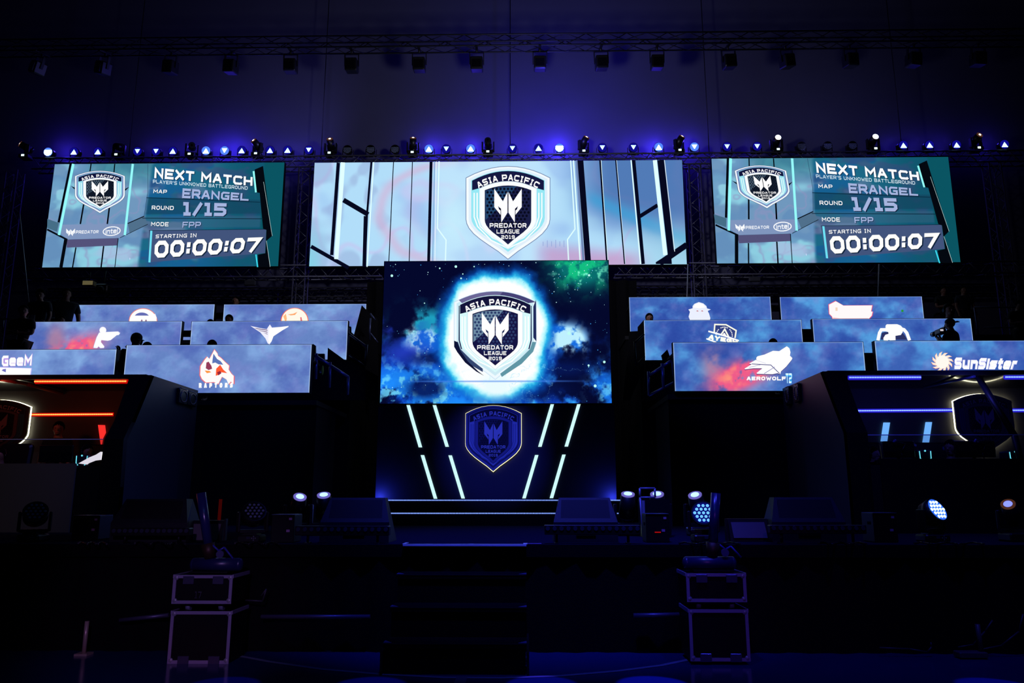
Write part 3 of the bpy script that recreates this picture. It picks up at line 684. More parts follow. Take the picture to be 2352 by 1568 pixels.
b_ml0, r_ml0 = banner('middle-row left team screen with white figure aiming and red smoke', 1, 57, 739, 418, 738, HB, 14, LB, LL, 1)
b_ml1, r_ml1 = banner('middle-row left team screen with silver winged emblem', 1, 441, 738, 799, 737, HB, 19, LB, LL)
b_bl0, r_bl0 = banner('back-row left team screen with arched white emblem', 2, 167, 700, 493, 699, HB, 25, LB, LL)
b_bl1, r_bl1 = banner('back-row left team screen with glowing round orange emblem', 2, 515, 699, 841, 698, HB, 31, LB, LL)
b_fr0, r_fr0 = banner('front-row right team screen with wolf emblem and AEROWOLF lettering', 0, 1546, 787, 1982, 785, HB, 37, RB, RL, 1.2)
b_fr1, r_fr1 = banner('front-row right team screen with orange sun swirl and SunSister', 0, 2009, 784, 2450, 781, HB, 43, RB, RL)
b_mr0, r_mr0 = banner('middle-row right team screen with outlined badge emblem', 1, 1479, 736, 1840, 734, HB, 49, RB, RL)
b_mr1, r_mr1 = banner('middle-row right team screen behind the cameraman, bold white emblem', 1, 1866, 734, 2229, 730, HB, 55, RB, RL)
b_br0, r_br0 = banner('back-row right team screen with white hatted head emblem', 2, 1445, 681, 1769, 683, HB, 61, RB, RL)
b_br1, r_br1 = banner('back-row right team screen with white hexagon emblem edged in pink', 2, 1791, 682, 2117, 681, HB, 67, RB, RL)
def logo(root, row, fn, name='emblem_graphic'):  # some emblems carry a wider tinted copy, part outline, part painted glow
    art = Art(pxmap(YR[row])); fn(art); art.build(name, LED, root)
def zoomf(ox, oy, s): return lambda pts: [(ox + x / s, oy + y / s) for x, y in pts]
ZA = zoomf(0, 620, 5.113); ZB = zoomf(420, 620, 4.9); ZCc = zoomf(1400, 620, 4.9); ZD = zoomf(1860, 620, 4.78)
WHT = (255, 255, 255); PNK = (235, 90, 110); ORG = (255, 130, 70)
def circ(cx, cy, r, n=16, ry=None): return [(cx + r * math.cos(2 * PI * i / n), cy + (ry or r) * math.sin(2 * PI * i / n)) for i in range(n)]
def g_fl0(a):
    text(a, 'GeeM', quad_place(*ZA([(20, 1005), (385, 995), (20, 1135), (372, 1125)])), (190, 150, 235), 1, t=.38, gap=.1)
    text(a, 'GeeM', quad_place(*ZA([(22, 1005), (380, 995), (22, 1130), (368, 1120)])), WHT, 2, t=.25, gap=.16)
    a.poly(ZA([(-150, 1130), (375, 1150), (362, 1245), (-150, 1262)]), (200, 190, 255), 1); a.poly(ZA([(-150, 1140), (365, 1155), (352, 1240), (-150, 1255)]), WHT, 2)
    a.poly(ZA([(35, 1165), (70, 1160), (68, 1200), (20, 1180)]), (110, 110, 190), 3)
logo(b_fl0, 0, g_fl0)
def g_fl1(a):
    fl = [(195, 1180), (200, 1080), (245, 1010), (275, 975), (300, 1000), (355, 895), (390, 940), (395, 965), (430, 990), (470, 1030), (520, 1075), (515, 1120), (545, 1165), (572, 1190), (570, 1280), (540, 1255), (515, 1285), (490, 1230), (440, 1200), (400, 1280), (350, 1260), (260, 1265), (215, 1225)]
    cx_, cy_ = 370, 1090
    a.poly(ZB([(cx_ + (x - cx_) * 1.06, cy_ + (y - cy_) * 1.05) for x, y in fl]), (235, 110, 120), 1); a.poly(ZB(fl), (255, 252, 250), 2)
    a.poly(ZB([(345, 940), (385, 1000), (425, 1025), (455, 1065), (400, 1060), (365, 1040), (330, 1050), (335, 1000)]), (92, 118, 185), 3)
    a.poly(ZB([(265, 1040), (290, 1030), (320, 1075), (330, 1110), (290, 1125), (258, 1105)]), (150, 60, 90), 3)
    a.poly(ZB([(375, 1110), (420, 1065), (455, 1120), (500, 1160), (430, 1150), (400, 1180), (370, 1190)]), (255, 90, 50), 3)
    a.poly(ZB([(245, 1130), (300, 1135), (320, 1150), (270, 1160)]), (255, 150, 60), 3)
    a.poly(ZB([(385, 1150), (420, 1135), (435, 1160), (400, 1185)]), (150, 40, 60), 4)
    text(a, 'RAPTORS', quad_place(*ZB([(180, 1270), (565, 1268), (180, 1326), (560, 1322)])), WHT, 3, t=.34, gw=.75, gap=.65)
logo(b_fl1, 0, g_fl1)
def g_ml0(a):
    a.poly(ZA(circ(1208, 706, 42)), (200, 200, 240), 1); a.poly(ZA(circ(1208, 708, 39)), WHT, 2)
    b = [(1165, 735), (1250, 728), (1385, 722), (1408, 740), (1395, 762), (1370, 765), (1300, 822), (1265, 830), (1190, 822), (1185, 845), (1225, 895), (1222, 912), (1180, 915), (1158, 895), (1142, 915), (1100, 912), (1103, 890), (1135, 790)]
    a.poly(ZA([(1240 + (x - 1240) * 1.04, 815 + (y - 815) * 1.05) for x, y in b]), (170, 175, 225), 1); a.poly(ZA(b), WHT, 2)
logo(b_ml0, 1, g_ml0)
def g_ml1(a):
    b = [(760, 628), (860, 650), (945, 665), (960, 640), (980, 612), (1005, 650), (1100, 640), (1190, 628), (1188, 640), (1100, 690), (1020, 745), (1000, 800), (975, 836), (955, 825), (930, 770), (870, 700)]
    a.poly(ZB(b), (240, 240, 255), 1)
    for y in (650, 672, 694): a.poly(ZB([(800 + (y - 650) * 1.5, y), (950, y + 22), (955, y + 32), (830 + (y - 650) * 1.8, y + 12)]), (92, 60, 110), 2)
    a.poly(ZB([(975, 650), (1190, 632), (1020, 745), (995, 800), (975, 830), (960, 780)]), WHT, 3)
logo(b_ml1, 1, g_ml1)
def g_bl0(a):
    o = circ(1680, 600, 160, 40, 145); o = [p for p in o if p[1] <= 601]
    a.poly(ZA([(1680 + (x - 1680) * 1.05, 610 + (y - 610) * 1.05) for x, y in o] + [(1850, 612), (1515, 612)]), (240, 130, 120), 1)
    a.poly(ZA(sorted(o, key=lambda p: p[0]) + [(1842, 612), (1525, 612)]), WHT, 2)
    i_ = sorted([p for p in circ(1665, 560, 90, 30, 62) if p[1] < 546], key=lambda p: p[0]); a.poly(ZA(i_), (100, 108, 180), 3)
    for x in (1650, 1700): a.poly(ZA([(x, 612), (x + 8, 582), (x + 22, 582), (x + 28, 612)]), (150, 120, 150), 3)
    a.poly(ZA([(1800, 530), (1822, 512), (1840, 560), (1835, 605), (1810, 605)]), WHT, 3)
logo(b_bl0, 2, g_bl0)
def g_bl1(a):
    o = sorted([p for p in circ(1258, 575, 148, 40, 145) if p[1] <= 576], key=lambda p: p[0])
    a.poly(ZB([(1258 + (x - 1258) * 1.06, 576 + (y - 576) * 1.04) for x, y in o]), (255, 105, 70), 1); a.poly(ZB(o), (255, 250, 235), 2)
    a.poly(ZB([(1180, 500), (1240, 492), (1290, 470), (1262, 505), (1215, 510)]), (255, 170, 110), 3); a.poly(ZB([(1320, 530), (1335, 530), (1345, 575), (1325, 575)]), (230, 120, 130), 3)
    a.poly(ZB([(1130, 520), (1160, 490), (1170, 545), (1165, 575), (1150, 575)]), (255, 190, 130), 3)
logo(b_bl1, 2, g_bl1)
def g_fr0(a):
    w = [(1995, 857), (2025, 880), (2037, 925), (2030, 962), (2058, 990), (2050, 1010), (1990, 1085), (1930, 1140), (1920, 1172), (1890, 1160), (1835, 1172), (1745, 1170), (1660, 1168), (1655, 1158), (1720, 1105), (1620, 1105), (1525, 1118), (1520, 1108), (1600, 1060), (1570, 1052), (1655, 1005), (1650, 990), (1665, 970), (1745, 950), (1840, 908), (1910, 912)]
    a.poly(ZCc([(x - 2, y + 8) for x, y in w]), (40, 30, 110), 1); a.poly(ZCc(w), WHT, 2)
    a.line(ZCc([(1600, 1056), (1815, 1068), (1915, 1165)]), 1.6, (60, 60, 130), 3); a.line(ZCc([(1740, 1165), (1860, 1090)]), 1.2, (120, 120, 180), 3); a.line(ZCc([(1570, 1095), (1700, 1065)]), 1.0, (150, 140, 190), 3)
    a.line(ZCc([(1640, 1010), (1760, 1050)]), .8, (200, 200, 230), 3)
    text(a, 'AEROWOLF', quad_place(*ZCc([(1545, 1198), (1985, 1198), (1543, 1240), (1985, 1242)])), WHT, 3, t=.3, gap=.18)
    text(a, 'T2', quad_place(*ZCc([(1980, 1160), (2058, 1160), (1988, 1275), (2050, 1275)])), (60, 190, 255), 3, t=.3, gap=.05); text(a, 'T2', quad_place(*ZCc([(1982, 1162), (2054, 1162), (1990, 1272), (2046, 1272)])), (225, 250, 255), 4, t=.18, gap=.15)
logo(b_fr0, 0, g_fr0)
def g_fr1(a):
    cx_, cy_ = 1455, 1008
    for k in range(12):
        a0 = 2 * PI * k / 12; pts = []
        for rr, da in ((60, -.3), (80, -.05), (108, .22), (122, .52), (98, .42), (70, .35), (55, .3)): pts.append((cx_ + rr * math.cos(a0 + da), cy_ + rr * .92 * math.sin(a0 + da)))
        a.poly(ZD([(cx_ + (x - cx_) * 1.03, cy_ + (y - cy_) * 1.03 + 1) for x, y in pts]), (235, 90, 60), 1); a.poly(ZD(pts), (255, 235, 215), 2)
    a.poly(ZD(circ(cx_, cy_, 72)), (255, 250, 240), 3)
    text(a, 'SunSister', quad_place(*ZD([(1590, 958), (2295, 972), (1585, 1088), (2255, 1092)])), (205, 205, 250), 1, t=.36, gap=.1); text(a, 'SunSister', quad_place(*ZD([(1594, 960), (2290, 974), (1590, 1086), (2252, 1090)])), WHT, 2, t=.26, gap=.16)
logo(b_fr1, 0, g_fr1)
def g_mr0(a):
    a.line(ZCc([(1178, 700), (1185, 612), (1312, 615), (1425, 680), (1412, 765)]), 3.2, (255, 255, 235), 2)
    a.poly(ZCc([(1185, 690), (1190, 620), (1308, 622), (1418, 685), (1405, 760), (1290, 730)]), (52, 66, 130), 1)
    a.line(ZCc([(1250, 735), (1297, 665), (1340, 750)]), 3.4, (255, 255, 240), 2); a.line(ZCc([(1112, 688), (1290, 738), (1455, 795)]), 3.6, WHT, 3); a.line(ZCc([(1090, 772), (1200, 812)]), 3.2, WHT, 3)
    for t in range(17):
        an = PI * (1.0 + t / 16.0); x = 1290 + 92 * math.cos(an); y = 742 + 100 * math.sin(an)
        if t % 6 != 5: a.poly(ZCc(circ(x, y, 7, 6)), WHT, 3)
    text(a, 'AYEGH', quad_place(*ZCc([(1125, 722), (1440, 790), (1105, 780), (1450, 830)])), (255, 255, 245), 3, t=.34, gap=.1)
    text(a, 'A', quad_place(*ZCc([(1272, 705), (1312, 710), (1270, 742), (1318, 748)])), WHT, 3, t=.3)
logo(b_mr0, 1, g_mr0)
def g_mr1(a):
    a.poly(ZD([(775, 765), (790, 690), (820, 680), (865, 680), (1010, 680), (1045, 720), (1070, 765)]), (44, 50, 100), 1)
    a.line(ZD([(748, 772), (765, 690), (785, 655), (850, 655)]), 7.5, WHT, 2); a.line(ZD([(985, 640), (1035, 655), (1065, 690), (1095, 772)]), 7.5, WHT, 2)
    a.poly(ZD([(832, 610), (845, 595), (960, 594), (1000, 610), (1025, 640), (1020, 680), (1000, 712), (940, 722), (942, 770), (880, 772), (868, 765), (855, 774), (810, 772), (808, 745), (830, 710), (865, 700), (862, 680), (830, 672)]), WHT, 3)
logo(b_mr1, 1, g_mr1)
def g_br0(a):
    a.poly(ZCc([(888, 443), (935, 430), (935, 405), (955, 380), (1005, 360), (1055, 375), (1090, 405), (1098, 432), (1140, 443), (1105, 460), (1120, 490), (1135, 540), (1130, 562), (905, 562), (890, 525), (905, 470)]), (235, 240, 255), 1)
    a.poly(ZCc([(945, 420), (965, 385), (1005, 370), (1050, 385), (1082, 420), (1010, 430)]), WHT, 2)
    for x in (988, 1042): a.poly(ZCc([(x - 14, 462), (x, 454), (x + 12, 460), (x + 10, 466)]), (190, 60, 70), 3)
logo(b_br0, 2, g_br0)
def g_br1(a):
    h_ = [(285, 342), (370, 390), (685, 388), (672, 455), (690, 455), (680, 500), (640, 542), (255, 545), (245, 510), (215, 480), (210, 380)]
    a.poly(ZD([(440 + (x - 440) * 1.03, 445 + (y - 445) * 1.06) for x, y in h_]), (235, 80, 120), 1); a.poly(ZD(h_), (255, 250, 250), 2)
    a.poly(ZD([(282, 410), (305, 410), (305, 448), (282, 448)]), (245, 215, 190), 3); a.poly(ZD([(255, 545), (256, 520), (330, 530), (640, 528), (640, 544)]), (255, 190, 200), 3)
    a.poly(ZD([(1005, 435), (1028, 437), (1028, 459), (1005, 459)]), (40, 150, 40), 3)
logo(b_br1, 2, g_br1)
# ================================================================== TIERED PLAYER PLATFORMS
rects = {(-1, 0): (r_fl0, r_fl1), (-1, 1): (r_ml0, r_ml1), (-1, 2): (r_bl0, r_bl1), (1, 0): (r_fr0, r_fr1), (1, 1): (r_mr0, r_mr1), (1, 2): (r_br0, r_br1)}
TF = {}
ROWN = ('front', 'middle', 'back'); SIDEN = {-1: 'left', 1: 'right'}
for (sd, rw), (ra, rb) in rects.items():
    xa, xb = ra[0] - .1, rb[1] + .1
    if rw == 0:
        if sd < 0: xa = -9.4
        else: xb = 9.4
    if rw and sd < 0: xa = -11.2
    if rw and sd > 0: xb = 11.2
    zf = ra[2] - .04; Y0 = YR[rw]; Y1 = YR[rw + 1] - .01 if rw < 2 else 18.6
    y0 = Y0 + .12
    if rw == 0: y0 = max(y0, 13.2)
    TF[(sd, rw)] = (xa, xb, zf)
    t = thing('tier_platform', 'black %s-row player platform on the %s side behind its team screens' % (ROWN[rw], SIDEN[sd]), 'platform', ((xa + xb) / 2, Y0 + .1, STG if Y0 < 14.5 else 0), 'stepped player platforms')
    base = STG + .002 if rw == 0 else 0.002
    yb = Y1 if rw else 14.58
    MB().mm(xa, xb, Y0 + .12, Y1, zf - .08, zf).build('floor_deck', BLACK, t)
    MB().mm(xa + .02, xb - .02, max(y0 + .02, 14.62 if rw else 0), yb - .02, base, zf - .08).build('skirt_box', MATTE, t)
    MB().mm(ra[0], rb[1], Y0 + .13, Y0 + .6, zf + .66, zf + .7).build('desk_top', BLACK, t)
# black side guards and hand rails at the inner ends
def flat(name, pts, Y, th, m, parent): return MB().prism([P(a, b, Y) for a, b in pts], (0, th, 0)).build(name, m, parent)
RAILM = mat('blue_grey_rail_steel', (95, 100, 140), .35, metal=.7)
def z7(x, y): return (700 + x / 6.535, 680 + y / 6.535)
def z14(x, y): return (1400 + x / 6.535, 680 + y / 6.535)
def guard(label, pts, Y, loc=None):
    m = MB().prism([P(a, b, Y) for a, b in pts], (0, .06, 0)); m.build('side_guard', LAM, None, label=label, cat='panel', group='black side guards of the tiers')
guard('tall black slanted guard at the inner end of the back-left tier', [z7(855, 135), z7(935, 215), z7(1090, 330), z7(1110, 1560), z7(640, 1560), z7(640, 1000), z7(735, 590)], 16.95)
guard('jagged black guard with a spike at the inner end of the middle-left tier', [z7(120, 712), z7(160, 740), z7(162, 862), z7(293, 862), z7(296, 950), z7(340, 950), z7(346, 772), z7(590, 950), z7(660, 955), z7(1100, 1200), z7(1100, 1560), z7(80, 1560)], 14.9)
guard('narrow black guard beside the middle-left winged screen', [z7(656, 366), z7(660, 452), z7(690, 455), z7(693, 600), z7(735, 600), z7(900, 780), z7(900, 1200), z7(640, 1100)], 15.25)
guard('black kite-shaped guard at the inner end of the front-right tier', [z14(868, 798), z14(918, 935), z14(960, 960), z14(985, 1560), z14(500, 1560), z14(540, 960), z14(800, 958), z14(780, 885)], 14.9)
guard('black slanted guard beside the middle-right badge screen', [z14(512, 360), z14(530, 420), z14(560, 980), z14(310, 1560), z14(200, 1560), z14(300, 530), z14(428, 522), z14(428, 455)], 15.6)
def rail(label, paths, Y, r=.028, mt=None):
    m0 = paths[0]; a = P(*m0[0], Y)
    t = thing('handrail', label, 'railing', (a.x, Y, min(P(*p, Y).z for pp in paths for p in pp)), 'stair handrails beside the tiers')
    for i, pp in enumerate(paths): MB().tube([P(x, y, Y) for x, y in pp], r if i < 2 else r * .8, 8).build('top_rail' if i == 0 else 'post', mt or RAILM, t)
rail('blue-grey sloping handrail right of the front-left screen', [[z7(150, 890), z7(400, 1050), z7(655, 1215)], [z7(176, 860), z7(165, 1245)], [z7(385, 990), z7(372, 1370)], [z7(655, 1210), z7(645, 1480)]], 13.4)
rail('dark sloping handrail by the inner end of the middle-left screen', [[z7(660, 560), z7(935, 762)], [z7(935, 725), z7(905, 1050)], [z7(670, 880), z7(905, 1050)], [z7(658, 470), z7(640, 1000)]], 15.1, .02)
rail('thin dark handrail beside the centre screen, back left', [[z7(985, 330), z7(975, 660)], [z7(985, 560), z7(1100, 700)], [z7(985, 260), z7(1060, 360)]], 16.5, .018)
rail('blue-grey sloping handrail left of the front-right screen', [[z14(955, 950), z14(790, 1065), z14(595, 1190)], [z14(790, 1010), z14(810, 1385)], [z14(940, 920), z14(960, 1200)], [z14(582, 1130), z14(590, 1490)], [z14(590, 1490), z14(960, 1300)]], 13.4)
rail('dark sloping handrail left of the middle-right badge screen', [[z14(520, 570), z14(375, 700)], [z14(375, 680), z14(395, 1040)], [z14(530, 905), z14(395, 1040)]], 15.1, .02, DARKALU)
rail('thin outer guard rail behind the cameraman, far right', [[(2238, 706), (2352, 705)], [(2238, 706), (2250, 790)], [(2260, 752), (2352, 752)]], 16.9, .018)
rail('thin outer guard rail behind the people, far left', [[(0, 732), (165, 731)], [(8, 732), (6, 765)], [(105, 732), (104, 745)]], 16.9, .018)
c_ = P(741, 850, 13.45)
MB().sph(c_, (.02, .02, .085), 10, 8).build('yellow_pouch', YEL, label='small yellow-green pouch beside the front-left handrail', cat='pouch')
c_ = P(737, 853, 13.6); MB().box(c_, (.055, .03, .05), bev=.01).build('paper_scrap', WHITEP, label='pale folded cloth behind the front-left handrail', cat='cloth')
# ================================================================== TRUSSES
def truss(name, label, A, B, w, m, up=Vector((0, 0, 1)), r=.022, cell=None, group='aluminium box trusses'):
    A, B = Vector(A), Vector(B); d = (B - A); Ln = d.length; d.normalize(); s1 = up.cross(d).normalized(); s2 = d.cross(s1).normalized()
    t = thing(name, label, 'truss', tuple((A + B) / 2), group)
    cs_ = [(a * w / 2, b * w / 2) for a, b in ((-1, -1), (1, -1), (1, 1), (-1, 1))]
    for a, b in cs_: MB().cyl(A + s1 * a + s2 * b, B + s1 * a + s2 * b, r, r, 6).build('chord', m, t)
    n = max(2, int(Ln / (cell or w * .9))); mb = MB()
    for k in range(4):
        p, q_ = cs_[k], cs_[(k + 1) % 4]
        pts = []
        for i in range(n + 1):
            c0 = p if i % 2 == 0 else q_
            pts.append(A + d * (Ln * i / n) + s1 * c0[0] + s2 * c0[1])
        mb.tube(pts, r * .5, 4)
    mb.build('lacing', m, t); return t
X = lambda px, py, Y: P(px, py, Y).x
zt_top = P(1150, 360, YT + .3).z - .13
truss('truss', 'long top truss carrying the lamps above the three hanging screens', (-13, YT + .35, zt_top), (13, YT + .35, zt_top), .3, ALU)
YL = YT + .31
zlow = P(400, 627, YL).z
truss('truss', 'lower truss under the left hanging screen', (-13, YL, zlow), (X(880, 627, YL), YL, zlow), .3, ALU)
truss('truss', 'lower truss under the right hanging screen', (X(1410, 620, YL), YL, zlow), (13, YL, zlow), .3, ALU)
z2_ = P(400, 675, 19.72).z
ta = truss('truss', 'rearmost dim truss below the left hanging screen', (-12.5, 19.72, z2_), (X(900, 675, 19.72), 19.72, z2_), .25, DARKALU)
tb = truss('truss', 'rearmost dim truss below the right hanging screen', (X(1400, 665, 19.72), 19.72, z2_), (12.5, 19.72, z2_), .25, DARKALU)
for tt, xs_ in ((ta, (300, 640)), (tb, (1500, 2050))):
    for px in xs_: MB().cyl((X(px, 670, 19.72), 19.72, .01), (X(px, 670, 19.72), 19.72, z2_), .03, .03, 8).build('leg', DARKALU, tt)
for px, nm in ((22, 'upright truss column left of the left hanging screen'), (698, 'upright truss column between the left and centre hanging screens'), (1598, 'upright truss column between the centre and right hanging screens'), (2292, 'upright truss column right of the right hanging screen')):
    x = X(px, 500, YT + .35)
    truss('truss_tower', nm, (x, YT + .35, .02), (x, YT + .35, zt_top - .17), .3, ALU, Vector((0, 1, 0)), group='upright truss columns')
zc_ = P(1176, 99, 17.6).z
truss('truss', 'dark overhead truss with hanging box lamps near the ceiling', (-13.5, 17.6, zc_), (13.5, 17.6, zc_), .3, DARKALU, cell=.5)
for i, (px, py) in enumerate(((305, 270), (742, 270), (1172, 240), (1624, 260), (2063, 260))):
    x = X(px, py, YT + .35)
    MB().cyl((x, YT + .35, zt_top + .17), (x, YT + .35, ZC), .012, .012, 5).build('hoist_cable', DARKALU, label='thin vertical hoist cable above the top truss, %s from the left' % ORD[i + 1], cat='cable', group='hoist cables')
# overhead box lamps
bl = thing('box_lamp', 'x', 'lamp', (0, 0, 0), 'dark box lamps hanging from the overhead truss')
MB().box((0, 0, -.36), (.3, .28, .32), bev=.03).build('housing', PLAS, bl)
MB().box((0, -.15, -.38), (.22, .02, .2)).build('lens', LENSD, bl)
m = MB(); m.box((-.17, 0, -.22), (.02, .06, .3)).box((.17, 0, -.22), (.02, .06, .3)).box((0, 0, -.07), (.36, .06, .02)); m.build('yoke', DARKALU, bl)
MB().cyl((0, 0, -.06), (0, 0, .06), .03, .03, 8).box((0, 0, .03), (.06, .36, .03)).build('clamp', DARKALU, bl)
CXS = (98, 243, 395, 533, 668, 808, 963, 1095, 1240, 1380, 1509, 1672, 1804, 1952, 2100, 2248)
for i, px in enumerate(CXS):
    x = X(px, 120, 17.6); l = (x, 17.6, zc_ - .185)
    lab = 'dark box lamp hanging from the overhead truss, %s from the left' % ORD[i + 1]
    rz = (-.5, -.4, -.25, -.15, 0, 0, 0, 0, 0, .05, 0, .1, .3, .2, .2, .1)[i]
    if i == 0: bl.location = l; bl['label'] = lab; bl.rotation_euler = (0, .35, rz)
    else: dup(bl, l, lab).rotation_euler = (.15, (.35, .3, .15, .1, 0, 0, 0, 0, 0, -.05, 0, -.1, -.2, -.1, 0, 0)[i], rz)
# ================================================================== LAMPS ON THE TOP TRUSS
def par(em, upw, lens=None):
    t = thing('par_lamp', 'x', 'lamp', (0, 0, 0), 'led par lamps on the top truss')
    MB().cyl((0, .16, .16), (0, -.06, .13), .09, .125, 16).build('housing', PLAS, t)
    m = MB().box((-.14, .03, .06), (.012, .04, .2)).box((.14, .03, .06), (.012, .04, .2)).box((0, .03, -.035), (.29, .04, .012)); m.build('yoke', DARKALU, t)
    face = MB().cyl((0, -.058, .13), (0, -.066, .129), .115, .115, 16).build('lens', lens or LENSD, t)
    m = MB()
    for j in range(-4, 5):
        for i in range(-4, 5):
            u = (i + (.5 if j % 2 else 0)) * .027; v = j * .0235
            if u * u + v * v > .0112: continue
            w = v if upw else -v
            if upw is not None and (abs(u) > .085 - .62 * (w + .06) or w < -.085): continue
            m.cyl((u, -.066, .13 + v), (u, -.073, .13 + v), .0115, .010, 6)
    if em: m.build('led_beads', em, t, kind='stuff')
    return t
PARS = [(110.5, 349, 1, 2), (170, 349, 0, 1), (225, 349, 0, 1), (315.6, 350, 0, -1), (358, 351, 0, -1), (397, 349, 0, 1), (473, 349, 1, 1), (515.6, 348, 1, -1), (555, 349, 0, 1), (620, 349, 0, 1), (660.5, 347, 0, 1), (709, 347, 0, -1),
        (985, 345, 1, 1), (1025, 343, 0, -1), (1081, 343, 1, 1), (1177, 342, 0, -1), (1237, 341, 0, 1), (1285, 340, 1, 2), (1383.5, 341, 0, -1), (1455, 341, 0, -1), (1513, 338, 1, 1), (1595, 339, 1, -1), (1670, 338, 0, -1), (1739, 337, 0, -1),
        (2075, 335, 0, 1), (2135, 334, 0, 1), (2197, 333, 0, 1), (2307, 331, 0, 1)]
protos = {}
GLOW = {0: 2, 2: 0, 6: 3, 7: 4, 12: 4, 14: 5, 17: 9, 20: 5, 21: 4, 13: 1, 15: 2, 16: 2.5, 18: 1.2, 19: 1.6}
def plight(name, loc, rgb, watts, r=.05, parent=None):
    l = bpy.data.lights.new(name, 'POINT'); l.energy = watts; l.color = L3(rgb) if max(rgb) > 1 else rgb; l.shadow_soft_size = r
    o = bpy.data.objects.new(name, l); COL.objects.link(o); o.location = loc; return o
def slight(name, loc, tgt, rgb, watts, ang, blend=.6, r=.1):
    l = bpy.data.lights.new(name, 'SPOT'); l.energy = watts; l.color = rgb; l.shadow_soft_size = r; l.spot_size = math.radians(ang); l.spot_blend = blend
    o = bpy.data.objects.new(name, l); COL.objects.link(o); o.location = loc; o.rotation_euler = (Vector(tgt) - Vector(loc)).to_track_quat('-Z', 'Y').to_euler(); return o
YP = YT + .28
for i, (px, py, br, sh) in enumerate(PARS):
    key = (br, sh); c = P(px, py, YP - .06)
    lab = 'lit blue-white led par lamp on the top truss, %s from the left' % ORD[i + 1]
    l = (c.x, YP, zt_top + .2)
    if key not in protos:
        t = par(PARB_E if br else PAR_E, None if sh == 2 else (sh == 1), PARLB_E if br else PARL_E); protos[key] = t; t.location = l; t['label'] = lab
    else: dup(protos[key], l, lab)
for i, px in enumerate((799, 852, 908, 1840, 1900, 1957)):
    l = (P(px, 345, YP).x, YP, zt_top + .2); lab = 'unlit dark par lamp on the top truss, %s of the dark ones from the left' % ORD[i + 1]
    if i == 0: du = par(BEADS, None); du.location = l; du['label'] = lab; du['group'] = 'unlit par lamps on the top truss'
    else: dup(du, l, lab)
def mover(label, loc, lit, tilt=0.0, pan=0.0, em=None, s=1.0, ind=True, group='moving head lamps on the top truss', rim=None, lr=.05):
    """beam moving head: base, yoke, head with ringed lens"""
    t = thing('moving_head_lamp', label, 'lamp', (0, 0, 0), group)
    MB().box((0, 0, .05 * s), (.26 * s, .26 * s, .1 * s), bev=.02 * s).build('base', PLAS, t)
    R = Euler((0, 0, pan)).to_matrix(); T = Euler((tilt, 0, 0)).to_matrix(); c = Vector((0, 0, .32 * s))
    m = MB().box((-.15 * s, 0, .24 * s), (.035 * s, .09 * s, .26 * s), bev=.01).box((.15 * s, 0, .24 * s), (.035 * s, .09 * s, .26 * s), bev=.01).box((0, 0, .125 * s), (.33 * s, .1 * s, .04 * s)); m.rotate(R); m.build('yoke', PLAS, t)
    def hd(mb): mb.v = [tuple(c + R @ (T @ (Vector(p)))) for p in mb.v]; return mb
    hd(MB().cyl((0, -.17 * s, 0), (0, .1 * s, 0), .085 * s, .11 * s, 16).cyl((0, .1 * s, 0), (0, .16 * s, 0), .11 * s, .07 * s, 16)).build('head', PLAS, t)
    hd(MB().cyl((0, -.171 * s, 0), (0, -.185 * s, 0), .078 * s, .082 * s, 20)).build('lens_ring', (rim or RIM_E) if lit else DARKALU, t)
    hd(MB().cyl((0, -.186 * s, 0), (0, -.192 * s, 0), lr * s, lr * .96 * s, 16)).build('lens', (em or WARM_E) if lit else LENSD, t)
    if ind: MB().box((0, -.132 * s, .055 * s), (.075 * s, .01, .05 * s)).build('display', DOT_E, t)
    t.location = loc
    return t
MOV = [(62, 340, 1, .4, -.9), (273, 350, 0, -.3, 0), (440, 350, 0, -.2, .4), (592, 340, 1, .6, -.6), (760, 331, 1, .7, 0), (949, 330, 1, .9, .1), (1340, 333, 1, .8, .7), (1559, 333, 1, .8, .7), (1783, 332, 2, .1, 0), (2005, 329, 2, .1, 0), (2240, 322, 1, .4, .2), (1121, 345, 0, .2, 0)]
for i, (px, py, lit, ti, pa) in enumerate(sorted(MOV)):
    x = X(px, py, YP)
    st_ = {0: 'unlit', 1: 'small warm-lensed', 2: 'bright white-beamed'}[lit]
    mover('%s moving head lamp on the top truss, %s moving head from the left' % (st_, ORD[i + 1]), (x, YP, zt_top + .16), lit, -ti if lit != 2 else -.2, pa, W_E if lit == 2 else None, lr=.075 if lit == 2 else .03)
